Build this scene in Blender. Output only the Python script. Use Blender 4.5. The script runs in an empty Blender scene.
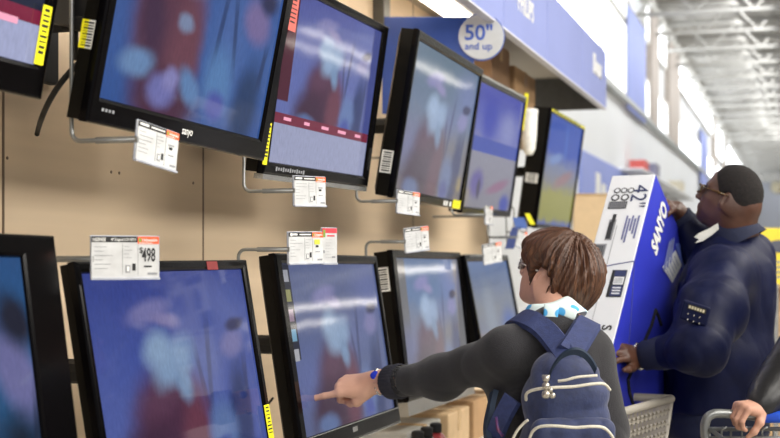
import bpy, bmesh, math, random
import numpy as np
from math import sin, cos, atan, atan2, pi, radians, hypot, sqrt
from mathutils import Vector, Matrix
random.seed(4); RNG = np.random.default_rng(4)
SC = bpy.context.scene; COL = SC.collection

# ---------------------------------------------------------------- camera model (store axes: X out into the aisle, Y along the wall, Z up)
F = 1350.0; UV = 410.0; YH = 262.0; A = atan(UV / F); CAMZ = 1.45
V = np.array([-sin(A), cos(A), 0.0]); R = np.array([cos(A), sin(A), 0.0]); UP = np.array([0, 0, 1.0])
CAM = np.array([0, 0, CAMZ])
def q2w(q):                                   # (right, forward, up) metres from the camera -> world
    q = np.asarray(q, float)
    return q[..., 0:1] * R + q[..., 1:2] * V + q[..., 2:3] * UP + CAM
def q(px, py, d): return np.array([(px - 390) / F * d, d, (YH - py) / F * d])
def P(px, py, d): return q2w(q(px, py, d))
def onx(px, py, c):                           # where the sight line meets the plane X = c
    ray = V + R * (px - 390) / F + UP * (YH - py) / F
    return CAM + ray * (c / ray[0])
def fwd(d3): return d3[0] * R + d3[1] * V + d3[2] * UP
def nrm(v): v = np.asarray(v, float); return v / np.linalg.norm(v)

# ---------------------------------------------------------------- materials
def lin(h):
    if isinstance(h, str):
        h = h.lstrip('#'); c = [int(h[i:i + 2], 16) / 255 for i in (0, 2, 4)]
    else: c = h
    return tuple(x / 12.92 if x <= .04045 else ((x + .055) / 1.055) ** 2.4 for x in c) + (1.0,)
MATS = {}
def mat(name, col, rough=.6, metal=0, var=.12, vscale=30, bump=0, bscale=200, col2=None, spec=.5, coat=0, sheen=0, stretch=None, emit=0):
    if name in MATS: return MATS[name]
    m = bpy.data.materials.new(name); m.use_nodes = True; nt = m.node_tree; N = nt.nodes; L = nt.links
    b = N['Principled BSDF']; b.inputs['Roughness'].default_value = rough; b.inputs['Metallic'].default_value = metal
    b.inputs['Specular IOR Level'].default_value = spec; b.inputs['Coat Weight'].default_value = coat; b.inputs['Sheen Weight'].default_value = sheen
    tc = N.new('ShaderNodeTexCoord'); vec = tc.outputs['Object']
    if stretch:
        mp = N.new('ShaderNodeMapping'); mp.inputs['Scale'].default_value = stretch; L.new(vec, mp.inputs['Vector']); vec = mp.outputs['Vector']
    nz = N.new('ShaderNodeTexNoise'); nz.inputs['Scale'].default_value = vscale; nz.inputs['Detail'].default_value = 4; L.new(vec, nz.inputs['Vector'])
    c = lin(col); lo = tuple(x * (1 - var) for x in c[:3]) + (1,); hi = tuple(min(1, x * (1 + var)) for x in c[:3]) + (1,)
    if col2: lo, hi = c, lin(col2)
    rp = N.new('ShaderNodeValToRGB'); rp.color_ramp.elements[0].position = .3; rp.color_ramp.elements[1].position = .7
    rp.color_ramp.elements[0].color = lo; rp.color_ramp.elements[1].color = hi
    L.new(nz.outputs['Fac'], rp.inputs['Fac']); L.new(rp.outputs['Color'], b.inputs['Base Color'])
    if emit: L.new(rp.outputs['Color'], b.inputs['Emission Color']); b.inputs['Emission Strength'].default_value = emit
    if bump:
        n2 = N.new('ShaderNodeTexNoise'); n2.inputs['Scale'].default_value = bscale; n2.inputs['Detail'].default_value = 3; L.new(vec, n2.inputs['Vector'])
        bp = N.new('ShaderNodeBump'); bp.inputs['Strength'].default_value = bump; bp.inputs['Distance'].default_value = .004
        L.new(n2.outputs['Fac'], bp.inputs['Height']); L.new(bp.outputs['Normal'], b.inputs['Normal'])
    MATS[name] = m; return m
def ior(m, v): m.node_tree.nodes['Principled BSDF'].inputs['IOR'].default_value = v; return m
def emis(name, col, s):
    if name in MATS: return MATS[name]
    m = bpy.data.materials.new(name); m.use_nodes = True; nt = m.node_tree; N = nt.nodes; L = nt.links
    b = N['Principled BSDF']; b.inputs['Base Color'].default_value = lin(col); b.inputs['Emission Color'].default_value = lin(col)
    nz = N.new('ShaderNodeTexNoise'); nz.inputs['Scale'].default_value = 1.5
    mr = N.new('ShaderNodeMapRange'); mr.inputs['To Min'].default_value = s * .85; mr.inputs['To Max'].default_value = s * 1.15
    L.new(nz.outputs['Fac'], mr.inputs['Value']); L.new(mr.outputs['Result'], b.inputs['Emission Strength'])
    MATS[name] = m; return m

black = ior(mat('gloss_black', '#070607', .16), 1.22); satin = ior(mat('satin_black', '#100e0b', .4), 1.25); matte_black = mat('matte_black', '#0e0e0f', .7)
silver = mat('silver_trim', '#b9bab8', .25, .8, bump=0); wire = mat('wire_grey', '#8d8f8e', .35, .7); chrome = mat('chrome', '#c9c9c6', .2, 1)
white = mat('white_paint', '#e6e6e2', .5); paper = mat('tag_paper', '#c9caca', .5); clear = mat('tag_holder', '#a9adb8', .2, spec=.8)
ink = mat('ink_black', '#1a1a1c', .6); faint = mat('ink_grey', '#8c8e92', .6); orange = mat('tag_orange', '#f0602f', .5); redm = mat('tag_red', '#d43a48', .5)
yellow = mat('sticker_yellow', '#f6ee1e', .5, var=.04); cardboard = mat('cardboard', '#b08d66', .8, vscale=12, bump=.1)
cardboard2 = mat('cardboard_pale', '#cdb089', .8, vscale=12, bump=.1)

# ---------------------------------------------------------------- mesh buffer
class MB:
    def __init__(s): s.v = []; s.f = []; s.mi = []; s.n = 0; s.uv = None
    def add(s, vs, fs, mi=0):
        s.v.append(np.asarray(vs, float).reshape(-1, 3)); s.f += [tuple(i + s.n for i in f) for f in fs]; s.mi += [mi] * len(fs); s.n += len(s.v[-1]); return s
    def box(s, c, ax, half, bev=0, mi=0, seg=2):
        ax = [np.asarray(a, float) for a in ax]; c = np.asarray(c, float)
        if bev <= 0:
            vs = [c + ax[0] * half[0] * i + ax[1] * half[1] * j + ax[2] * half[2] * k for i in (-1, 1) for j in (-1, 1) for k in (-1, 1)]
            fs = [(0, 1, 3, 2), (4, 6, 7, 5), (0, 4, 5, 1), (2, 3, 7, 6), (0, 2, 6, 4), (1, 5, 7, 3)]
            if np.dot(np.cross(ax[0], ax[1]), ax[2]) < 0: fs = [f[::-1] for f in fs]
            return s.add(vs, fs, mi)
        bm = bmesh.new(); bmesh.ops.create_cube(bm, size=2)
        for v in bm.verts: v.co = Vector((v.co.x * half[0], v.co.y * half[1], v.co.z * half[2]))
        bmesh.ops.bevel(bm, geom=bm.edges[:], offset=bev, segments=seg, profile=.5, affect='EDGES')
        bm.verts.index_update(); vs = [c + ax[0] * v.co.x + ax[1] * v.co.y + ax[2] * v.co.z for v in bm.verts]
        fs = [tuple(v.index for v in f.verts) for f in bm.faces]
        if np.dot(np.cross(ax[0], ax[1]), ax[2]) < 0: fs = [f[::-1] for f in fs]
        bm.free(); return s.add(vs, fs, mi)
    def abox(s, lo, hi, bev=0, mi=0):
        lo = np.array(lo, float); hi = np.array(hi, float)
        return s.box((lo + hi) / 2, np.eye(3), (hi - lo) / 2, bev, mi)
    def quad(s, a, b, c, d, mi=0): return s.add([a, b, c, d], [(0, 1, 2, 3)], mi)
    def tube(s, path, r, seg=8, mi=0, caps=True):
        path = [np.asarray(p, float) for p in path]; n = len(path); rs = r if hasattr(r, '__len__') else [r] * n
        t = [nrm(path[min(i + 1, n - 1)] - path[max(i - 1, 0)]) for i in range(n)]
        a = np.array([0, 0, 1.0]) if abs(t[0][2]) < .9 else np.array([1.0, 0, 0]); nn = nrm(np.cross(t[0], a)); vs = []
        for i in range(n):
            nn = nrm(nn - t[i] * np.dot(nn, t[i])); b = np.cross(t[i], nn)
            for k in range(seg):
                w = 2 * pi * k / seg; vs.append(path[i] + rs[i] * (cos(w) * nn + sin(w) * b))
        fs = [(i * seg + k, i * seg + (k + 1) % seg, (i + 1) * seg + (k + 1) % seg, (i + 1) * seg + k) for i in range(n - 1) for k in range(seg)]
        if caps: fs += [tuple(range(seg))[::-1], tuple((n - 1) * seg + k for k in range(seg))]
        return s.add(vs, fs, mi)
    def ribbon(s, path, side, nor, w, th, mi=0):          # strap: rectangular section
        n = len(path); vs = []
        for i in range(n):
            sd = nrm(side[i]); no = nrm(nor[i]); ww = w[i] if hasattr(w, '__len__') else w
            for (a, b) in ((-1, -1), (-.8, 1), (.8, 1), (1, -1)): vs.append(np.asarray(path[i]) + sd * a * ww / 2 + no * b * th / 2)
        fs = [(i * 4 + k, i * 4 + (k + 1) % 4, i * 4 + 4 + (k + 1) % 4, i * 4 + 4 + k) for i in range(n - 1) for k in range(4)] + [(3, 2, 1, 0), tuple((n - 1) * 4 + k for k in range(4))]
        return s.add(vs, fs, mi)
    def lathe(s, c, axis, prof, seg=24, mi=0):            # prof: (radius, height)
        ax = nrm(axis); a = np.array([1.0, 0, 0]) if abs(ax[0]) < .9 else np.array([0, 1.0, 0]); u = nrm(np.cross(ax, a)); w = np.cross(ax, u); vs = []
        for r_, h_ in prof:
            for k in range(seg):
                t = 2 * pi * k / seg; vs.append(np.asarray(c) + ax * h_ + r_ * (cos(t) * u + sin(t) * w))
        n = len(prof)
        fs = [(i * seg + k, i * seg + (k + 1) % seg, (i + 1) * seg + (k + 1) % seg, (i + 1) * seg + k) for i in range(n - 1) for k in range(seg)]
        fs += [tuple(range(seg))[::-1], tuple((n - 1) * seg + k for k in range(seg))]
        return s.add(vs, fs, mi)
    def ball(s, c, r, mi=0, seg=12):
        r3 = r if hasattr(r, '__len__') else (r, r, r); bm = bmesh.new(); bmesh.ops.create_uvsphere(bm, u_segments=seg, v_segments=max(6, seg // 2), radius=1)
        bm.verts.index_update(); vs = [np.asarray(c) + np.array([v.co.x * r3[0], v.co.y * r3[1], v.co.z * r3[2]]) for v in bm.verts]
        fs = [tuple(v.index for v in f.verts) for f in bm.faces]; bm.free(); return s.add(vs, fs, mi)
    def loops(s, loops, mi=0, close=True):
        n = len(loops[0]); vs = [p for l in loops for p in l]
        fs = [(i * n + k, i * n + (k + 1) % n, (i + 1) * n + (k + 1) % n, (i + 1) * n + k) for i in range(len(loops) - 1) for k in range(n)]
        return s.add(vs, fs, mi)
    def text(s, txt, o, ex, ey, size, mi=0, off=.0006, align='LEFT', bold=0, extrude=0, width=None):
        vs, fs = text_mesh(txt, bold); 
        if len(vs) == 0: return s
        vs = vs.copy(); w = vs[:, 0].max(); k = size
        if width: vs[:, 0] *= width / (w * size); w = width / size
        if align == 'CENTER': vs[:, 0] -= w / 2
        ex = nrm(ex); ey = nrm(ey); n = np.cross(ex, ey)
        return s.add(np.asarray(o) + n * off + np.outer(vs[:, 0] * k, ex) + np.outer(vs[:, 1] * k, ey), fs, mi)
_TX = {}
def text_mesh(txt, bold=0):
    if (txt, bold) in _TX: return _TX[(txt, bold)]
    cu = bpy.data.curves.new('t', 'FONT'); cu.body = txt; cu.size = 1; cu.offset = bold; cu.resolution_u = 3
    ob = bpy.data.objects.new('t', cu); COL.objects.link(ob); bpy.context.view_layer.update()
    me = bpy.data.meshes.new_from_object(ob.evaluated_get(bpy.context.evaluated_depsgraph_get()))
    vs = np.array([v.co[:] for v in me.vertices]).reshape(-1, 3); fs = [tuple(p.vertices) for p in me.polygons]
    bpy.data.objects.remove(ob); bpy.data.meshes.remove(me); bpy.data.curves.remove(cu)
    _TX[(txt, bold)] = (vs, fs); return vs, fs

class Thing:
    """one top-level object; parts are built in world space and stored relative to the base"""
    def __init__(s, name, label, cat, base, group=None, mesh=None, mats=None, smooth=False, kind=None):
        s.base = np.asarray(base, float)
        if mesh is None: s.o = bpy.data.objects.new(name, None); s.o.empty_display_size = .05
        else: s.o = bpy.data.objects.new(name, s._me(name, mesh, mats, smooth))
        COL.objects.link(s.o); s.o.location = s.base
        if label: s.o['label'] = label
        if cat: s.o['category'] = cat
        if group: s.o['group'] = group
        if kind: s.o['kind'] = kind
    def _me(s, name, mb, mats, smooth):
        me = bpy.data.meshes.new(name)
        if isinstance(mb, MB): vs = np.concatenate(mb.v); fs = mb.f; mi = mb.mi
        else: vs, fs = mb; mi = None
        vs = np.asarray(vs) - s.base
        me.from_pydata(vs.tolist(), [], fs if isinstance(fs, list) else fs.tolist())
        for m in (mats if isinstance(mats, (list, tuple)) else [mats]): me.materials.append(m)
        if mi: me.polygons.foreach_set('material_index', mi)
        if smooth: me.polygons.foreach_set('use_smooth', [True] * len(me.polygons))
        me.update(); return me
    def part(s, name, mb, mats, parent=None, smooth=False, label=None):
        o = bpy.data.objects.new(name, s._me(name, mb, mats, smooth)); COL.objects.link(o); o.parent = parent or s.o
        if label: o['label'] = label
        return o
def struct(name, mb, mats):
    t = Thing(name, None, None, (0, 0, 0), mesh=mb, mats=mats, kind='structure'); return t.o
def smooth_angle(o, deg=35):
    o.data.polygons.foreach_set('use_smooth', [True] * len(o.data.polygons))
    try: o.data.set_sharp_from_angle(angle=radians(deg))
    except Exception: pass

# ---------------------------------------------------------------- implicit surfaces -> one continuous mesh
class Sdf:
    def __init__(s): s.p = []; s.disp = None
    def rc(s, a, b, ra, rb=None, k=.02, op='u', sq=None):
        s.p.append(('rc', np.asarray(a, float), np.asarray(b, float), ra, ra if rb is None else rb, k, op)); return s
    def chain(s, pts, rs, k=.02, op='u'):
        for i in range(len(pts) - 1): s.rc(pts[i], pts[i + 1], rs[i], rs[i + 1], k, op)
        return s
    def ell(s, c, rad, M=None, k=.02, op='u'):
        s.p.append(('el', np.asarray(c, float), np.asarray(np.eye(3) if M is None else M, float), np.asarray(rad, float), None, k, op)); return s
    def box(s, c, half, r, M=None, k=.02, op='u'):
        s.p.append(('bx', np.asarray(c, float), np.asarray(np.eye(3) if M is None else M, float), np.asarray(half, float), r, k, op)); return s
    def plane(s, c, n, k=.005, op='s'):      # removes the side n points to
        s.p.append(('pl', np.asarray(c, float), nrm(n), None, None, k, op)); return s
    @staticmethod
    def ev(p, X):
        t = p[0]
        if t == 'rc':
            _, a, b, ra, rb = p[:5]; ab = b - a; h = np.clip(((X - a) @ ab) / max(ab @ ab, 1e-12), 0, 1)
            return np.linalg.norm(X - a - h[:, None] * ab, axis=1) - (ra + (rb - ra) * h)
        if t == 'el':
            Y = (X - p[1]) @ p[2].T; k0 = np.linalg.norm(Y / p[3], axis=1); k1 = np.linalg.norm(Y / (p[3] ** 2), axis=1)
            return np.where(k0 < 1e-6, -p[3].min(), k0 * (k0 - 1) / np.maximum(k1, 1e-9))
        if t == 'bx':
            Y = np.abs((X - p[1]) @ p[2].T) - (p[3] - p[4]); return np.linalg.norm(np.maximum(Y, 0), axis=1) + np.minimum(Y.max(axis=1), 0) - p[4]
        if t == 'pl': return -((X - p[1]) @ p[2])
    def f(s, X, idx=None):
        d = None
        for i in (range(len(s.p)) if idx is None else idx):
            p = s.p[i]; e = s.ev(p, X); k = p[5]; op = p[6]
            if d is None:
                if op == 'u': d = e
                continue
            if op == 'u':
                h = np.maximum(k - np.abs(d - e), 0) / k; d = np.minimum(d, e) - h * h * k * .25
            elif op == 's':
                e = -e; h = np.maximum(k - np.abs(d - e), 0) / k; d = np.maximum(d, e) + h * h * k * .25
        if d is None: d = np.full(len(X), 1.0)
        if s.disp is not None: d = d + s.disp(X)
        return d
    def mesh(s, res=.004, B=16, world=True):
        lo = np.full(3, 1e9); hi = -lo
        for p in s.p:
            if p[6] != 'u': continue
            if p[0] == 'rc': m = max(p[3], p[4]); lo = np.minimum(lo, np.minimum(p[1], p[2]) - m); hi = np.maximum(hi, np.maximum(p[1], p[2]) + m)
            else: m = np.linalg.norm(p[3]) if p[0] == 'bx' else max(p[3]); lo = np.minimum(lo, p[1] - m); hi = np.maximum(hi, p[1] + m)
        lo -= .03; hi += .03; bs = res * B; nb = np.ceil((hi - lo) / bs).astype(int); NG = nb * B + 2
        g = np.stack(np.meshgrid(*[np.arange(n) for n in nb], indexing='ij'), -1).reshape(-1, 3); C = lo + (g + .5) * bs
        D = np.stack([s.ev(p, C) if p[0] != 'pl' else s.ev(p, C) for p in s.p]); U = np.array([p[6] == 'u' for p in s.p]); dm = D[U].min(0)
        rad = bs * .87; act = np.where(np.abs(s.f(C)) < rad * 1.6 + .03)[0]
        r17 = np.arange(B + 1); L = np.stack(np.meshgrid(r17, r17, r17, indexing='ij'), -1).reshape(-1, 3)
        gid = lambda a: (a[..., 0] * NG[1] + a[..., 1]) * NG[2] + a[..., 2]
        cid = []; cv = []; eds = []
        co = np.array([(i, j, k) for i in (0, 1) for j in (0, 1) for k in (0, 1)])
        ce = [(a, b) for a in range(8) for b in range(a + 1, 8) if np.abs(co[a] - co[b]).sum() == 1]
        for b in act:
            keep = [i for i in range(len(s.p)) if (D[i, b] < dm[b] + 3.0 * rad + s.p[i][5] if U[i] else D[i, b] < 2.5 * rad + .06)]
            # planes subtract wherever positive side
            X = lo + (g[b] * B + L) * res; d = s.f(X, keep).reshape(B + 1, B + 1, B + 1); neg = d < 0
            if neg.all() or not neg.any(): continue
            cs = np.stack([neg[c[0]:c[0] + B, c[1]:c[1] + B, c[2]:c[2] + B] for c in co]); sm = cs.sum(0); ii = np.stack(np.where((sm > 0) & (sm < 8)), -1)
            if len(ii):
                vals = np.stack([d[ii[:, 0] + c[0], ii[:, 1] + c[1], ii[:, 2] + c[2]] for c in co], 1); acc = np.zeros((len(ii), 3)); cnt = np.zeros(len(ii))
                for a, e in ce:
                    va, vb = vals[:, a], vals[:, e]; m = (va < 0) != (vb < 0); t = np.where(m, va / np.where(m, va - vb, 1), 0)
                    acc += np.where(m[:, None], co[a] + t[:, None] * (co[e] - co[a]), 0); cnt += m
                cid.append(gid(ii + g[b] * B)); cv.append(lo + (ii + g[b] * B + acc / cnt[:, None]) * res)
            for ax in range(3):
                o = [0, 0, 0]; o[ax] = 1
                n0 = neg[:B, :B, :B]; n1 = neg[o[0]:o[0] + B, o[1]:o[1] + B, o[2]:o[2] + B]; jj = np.stack(np.where(n0 != n1), -1)
                if len(jj): eds.append((ax, jj + g[b] * B, n0[jj[:, 0], jj[:, 1], jj[:, 2]]))
        cid = np.concatenate(cid); cv = np.concatenate(cv); so = np.argsort(cid); cid = cid[so]; cv = cv[so]; faces = []
        for ax, e, ins in eds:
            u = np.zeros(3, int); w = np.zeros(3, int); u[(ax + 1) % 3] = 1; w[(ax + 2) % 3] = 1
            qd = np.stack([gid(e - u - w), gid(e - w), gid(e), gid(e - u)], 1); k = np.searchsorted(cid, qd); k = np.minimum(k, len(cid) - 1)
            ok = (cid[k] == qd).all(1); k = k[ok]; fl = ~ins[ok]; k[fl] = k[fl][:, ::-1]; faces.append(k)
        return (q2w(cv) if world else cv), np.concatenate(faces)
def fold_noise(amp, sc, seed=0, aniso=(1, 1, 1)):
    rg = np.random.default_rng(seed); D = [(nrm(rg.normal(size=3) * aniso) * sc * rg.uniform(.6, 1.7), rg.uniform(0, 6.28)) for _ in range(7)]
    def f(X):
        w = sum(np.sin(X @ (d * .45) + p) for d, p in D[:3]) * .9
        t = sum(np.sin(X @ d + p + w) for d, p in D[3:]) / 4
        return amp * (1 - np.abs(t) * 2)
    return f

# ================================================================ the setting
WX = -1.72; SX = -2.2; CEIL = 5.4; FAR = 62.0
def Z(h): return h + CAMZ
floor_m = mat('vinyl_floor', '#b9b4aa', .25, var=.08, vscale=2)
struct('floor', MB().quad((-6, -8, 0), (30, -8, 0), (30, FAR, 0), (-6, FAR, 0)), floor_m)
# ceiling: ribbed metal deck with open joists
deck = mat('metal_deck', '#8b8984', .8, col2='#b4b2ac', vscale=1.6, stretch=(1.4, .3, 1)); steel = mat('joist_steel', '#a3a29d', .7)
m = MB().quad((SX, -8, CEIL), (SX, FAR, CEIL), (30, FAR, CEIL), (30, -8, CEIL)); struct('ceiling', m, deck)
m = MB()
for y in np.arange(9, FAR, 1.7):
    m.abox((SX, y - .04, CEIL - .09), (30, y + .04, CEIL - .02)); m.abox((SX, y - .03, CEIL - .5), (30, y + .03, CEIL - .45))
    for x in np.arange(SX, 18, .8):
        m.tube([(x, y, CEIL - .47), (x + .4, y, CEIL - .06)], .014, 4, caps=False); m.tube([(x + .4, y, CEIL - .06), (x + .8, y, CEIL - .47)], .014, 4, caps=False)
struct('trim_1', m, steel)
m = MB()
for x in (2.2, 9.5): m.abox((x - .06, 5, CEIL - .72), (x + .06, FAR, CEIL - .5))
struct('trim_2', m, steel)
struct('trim_3', MB().abox((SX, 4, CEIL - .2), (SX + .12, FAR, CEIL - .02)), mat('ledger', '#c9c9c4', .6))
# end wall far down the store
struct('wall_back', MB().quad((SX, FAR - .5, 0), (30, FAR - .5, 0), (30, FAR - .5, CEIL), (SX, FAR - .5, CEIL)), mat('pale_grey_wall', '#c3c8d4', .7, var=.04, vscale=.4))
struct('trim_4', MB().abox((SX, FAR - .9, CEIL - .45), (30, FAR - .52, CEIL - .12)), mat('white_beam', '#f2f2ee', .6))
# perimeter wall of the store behind the television wall
struct('wall_side', MB().quad((SX, 7, 0), (SX, FAR, 0), (SX, FAR, CEIL), (SX, 7, CEIL)), mat('white_wall', '#dcdfe2', .75, var=.03, vscale=.5))
win = emis('bright_glass', '#f4f8ff', 4.5); colm = mat('tan_column', '#b3aaa2', .7)
def sy(px, off=.045): return onx(px, 262, SX + off)[1]
wi = 1
def window(pa, pb, z0, z1):
    global wi
    y0, y1 = sy(pa), sy(pb); w = struct('window_%d' % wi, MB().abox((SX + .01, y0, z0), (SX + .03, y1, z1)), win)
    fr = MB()
    for a, b, c, d in ((y0, y1, z0 - .04, z0), (y0, y1, z1, z1 + .04), (y0 - .04, y0, z0 - .04, z1 + .04), (y1, y1 + .04, z0 - .04, z1 + .04)): fr.abox((SX + .005, a, c), (SX + .07, b, d))
    fo = Thing('window_frame', None, None, (0, 0, 0), mesh=fr, mats=white).o; fo.parent = w; wi += 1
for pa, pb in ((500, 600), (602, 624)): window(pa, pb, Z(2.16), Z(3.0))
window(560, 624, Z(3.15), Z(3.75))
for pa, pb in ((644.5, 647.5), (656.5, 666), (678, 699)): window(pa, pb, Z(2.14), Z(2.62))
for pa, pb in ((644.5, 647.5), (656.5, 665), (678.5, 712)): window(pa, pb, Z(3.25), Z(3.72))
for pa, pb in ((715, 723), (726, 748)): window(pa, pb, Z(2.9), Z(3.7))
for pa, pb in ((707, 713), (715, 723), (726, 745)): window(pa, pb, Z(2.14), Z(2.6))
m = MB()
for pa, pb in ((648.5, 655.5), (667, 677), (713, 714.6), (723.5, 725.5)): m.abox((SX, sy(pa), Z(2.1)), (SX + .1, sy(pb), CEIL))
struct('trim_5', m, colm)
struct('trim_6', MB().abox((SX, 7, Z(2.06)), (SX + .09, FAR, Z(2.12))), mat('ledge', '#b9bdbd', .6))
m = MB()
for y in (8.6, 10.4, 12.4, 14.5): m.abox((SX + .05, y, Z(2.9)), (SX + .25, y + .25, CEIL - .1))
struct('trim_7', m, mat('grey_strut', '#d8d8d6', .6))
struct('wall_right', MB().quad((30, -8, 0), (30, FAR, 0), (30, FAR, CEIL), (30, -8, CEIL)), mat('far_side_wall', '#cfcac2', .7))

# tan display wall that carries the televisions
tan = mat('tan_laminate', '#dcc5a6', .6, var=.05, vscale=3, bump=.06, bscale=60, stretch=(1, .25, 6))
seam = mat('seam_dark', '#6d5a49', .7)
WEND = 7.6
struct('wall_left', MB().abox((WX - .12, -3, 0), (WX, WEND, 3.0)), tan)
m = MB()
for px in (3, 203, 413, 489): 
    y = onx(px, 190, WX)[1]; m.abox((WX - .01, y - .004, 0), (WX + .0015, y + .004, 3.0))
for y, z in ((1.1, 1.9), (4.0, 1.9)): pass
struct('trim_8', m, seam)
m = MB()
for px, py in ((7, 158), (111, 172), (119, 173), (193, 183)):
    p = onx(px, py, WX); m.lathe(p, (1, 0, 0), [(.004, -.001), (.004, .0015)], 12)
struct('trim_9', m, seam)
y = onx(376, 10, WX)[1]
struct('trim_10', MB().abox((WX, y - .045, 2.33), (WX + .05, y + .045, 3.0), .004), mat('wall_upright', '#54524d', .5))

# ---------------------------------------------------------------- canopy over the televisions
blue = mat('canopy_blue', '#8893c8', .65, var=.03, vscale=2); soff = mat('canopy_soffit', '#b9b0a0', .7, var=.05, vscale=2); darkp = mat('canopy_end_panel', '#55534e', .6)
CX = -1.2; cz0, cz1, ye = Z(.99), Z(1.36), onx(606.5, 107, CX)[1]
t = Thing('display_canopy', 'long periwinkle blue canopy fascia hanging over the upper row of televisions', 'canopy', (CX, 4, cz0))
ys = [0.5, 3.0] + [onx(x, 60, CX)[1] for x in (504, 547.5, 582.5)] + [ye]
for a, b in zip(ys[:-1], ys[1:]): t.part('fascia_panel', MB().abox((CX - .03, a + .006, cz0), (CX, b - .006, cz1), .006), blue)
t.part('soffit', MB().abox((WX, .5, Z(1.2)), (CX - .03, ye, Z(1.24))), soff)
t.part('end_panel', MB().abox((WX, ye - .03, cz0), (CX - .03, ye, Z(1.2))), darkp)
m = MB()
for y in (2.2, 4.4, 6.6): m.abox((WX, y, Z(1.185)), (CX - .03, y + .03, Z(1.2)))
m.abox((CX - .034, .5, cz0 - .003), (CX + .003, ye, cz0 + .004))
t.part('edge_trim', m, mat('trim_pale', '#d9dae4', .5))
def letters_block(y0, y1, z0, z1, n, seed):
    rg = random.Random(seed); m = MB(); dy = (y1 - y0) / n
    for i in range(n):
        a = y0 + dy * i; h = z1 if rg.random() < .3 or i == 0 else z0 + (z1 - z0) * .68
        m.abox((CX, a, z0), (CX + .004, a + dy * .3, h)); m.abox((CX, a + dy * .3, h - .03), (CX + .004, a + dy * .8, h)); m.abox((CX, a + dy * .55, z0), (CX + .004, a + dy * .82, h - .02))
        if rg.random() < .6: m.abox((CX, a + dy * .3, z0), (CX + .004, a + dy * .8, z0 + .025))
    return m
ya, yb = onx(517.5, 12, CX)[1], onx(533.5, 15, CX)[1]
t.part('lettering', MB().text('PHILIPS', (CX + .001, ya, Z(1.125)), (0, 1, 0), UP, .125, bold=.03, width=yb - ya), white, label='white lettering')
ya, yb = onx(593, 60, CX)[1], onx(601.5, 65, CX)[1]
t.part('lettering', letters_block(ya, yb, Z(1.15), Z(1.27), 3, 3), white, label='blurred white lettering')

# fluorescent batten under the canopy
t = Thing('fluorescent_light', 'white fluorescent batten fixed beneath the blue canopy', 'light fixture', (-1.5, 4.0, Z(1.17)))
t.part('housing', MB().abox((-1.56, 1.2, Z(1.13)), (-1.42, 6.3, Z(1.184)), .01), white)
t.part('tube', MB().tube([(-1.46, 1.25, Z(1.115)), (-1.46, 6.25, Z(1.115))], .018, 10), emis('tube_glow', '#fff4e2', 7.0))
t.part('tube', MB().tube([(-1.52, 1.25, Z(1.115)), (-1.52, 6.25, Z(1.115))], .018, 10), MATS['tube_glow'])

# blade sign: 50" and up
d = 5.56; navy = mat('sign_blue', '#163a86', .45, var=.04); disc_m = mat('sign_disc', '#aeb1b5', .5, var=.04); sdk = mat('sign_text_blue', '#2a4aa0', .5)
p0 = P(384, 17, d); p1 = P(474, 17, d); ex = nrm(p1 - p0); ny = np.cross(ex, UP)
t = Thing('hanging_sign', 'blue blade sign with a round disc reading 50 inch and up', 'sign', (p0 + p1) / 2 - UP * .2)
wid = np.linalg.norm(p1 - p0); lowz = .20
t.part('panel', MB().box(p0 + ex * wid / 2 - UP * lowz - ny * -.0, (ex, UP, ny), (wid / 2, lowz, .006), .003), navy)
c = P(481, 37.5, d) - ny * 0; rr = 22.6 / F * d
pt = t.part('disc', MB().lathe(c + ny * .008, ny, [(rr, 0), (rr, .006), (rr * .97, .008)], 48), disc_m)
t.part('disc_rim', MB().lathe(c + ny * .0065, ny, [(rr * 1.05, 0), (rr * 1.05, .005)], 48), sdk, parent=pt)
o = c + ny * .017
t.part('lettering', MB().text('50"', o + UP * -.012 - ex * .012, ex, UP, .088, align='CENTER', bold=.02).text('and up', o - UP * .052 - ex * .012, ex, UP, .042, align='CENTER', bold=.012), sdk, parent=pt)
t.part('lower_panel', MB().box(P(389, 80, d) , (ex, UP, ny), (.028, .14, .005), .002), navy)

# wall flags
ban = mat('banner_blue', '#8b99d6', .6, var=.05, vscale=1)
def banner(pa, pb, z0, z1, label):
    y0, y1 = sy(pa), sy(pb); t = Thing('hanging_banner', label, 'banner', (SX + .06, (y0 + y1) / 2, z0), group='blue wall banners')
    t.part('cloth', MB().abox((SX + .05, y0, z0), (SX + .065, y1, z1), .004), ban)
    t.part('rail', MB().tube([(SX + .058, y0 - .05, z1), (SX + .058, y1 + .05, z1)], .02), silver); return t
banner(626.5, 644.5, Z(2.0), Z(3.36), 'tall blue banner high on the white wall just past the canopy end')
banner(700, 706.5, Z(1.72), Z(3.02), 'narrow blue banner on the white wall above the head of the man in navy')
t = Thing('wall_sign', 'blue wall sign with white marks on the white wall behind the carton', 'sign', (SX + .03, sy(600), Z(.6)))
t.part('panel', MB().abox((SX, sy(583), Z(.45)), (SX + .03, sy(648), Z(1.17)), .004), ban)
m = MB(); yy = sy(597)
for i, (a, b, z0, z1) in enumerate(((0, .35, .72, 1.0), (.45, .8, .66, .9), (.9, 1.3, .6, .82), (.2, .7, .5, .66))): m.abox((SX + .03, yy + a, Z(z0)), (SX + .036, yy + b, Z(z1)), .002)
t.part('lettering', m, white)

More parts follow.
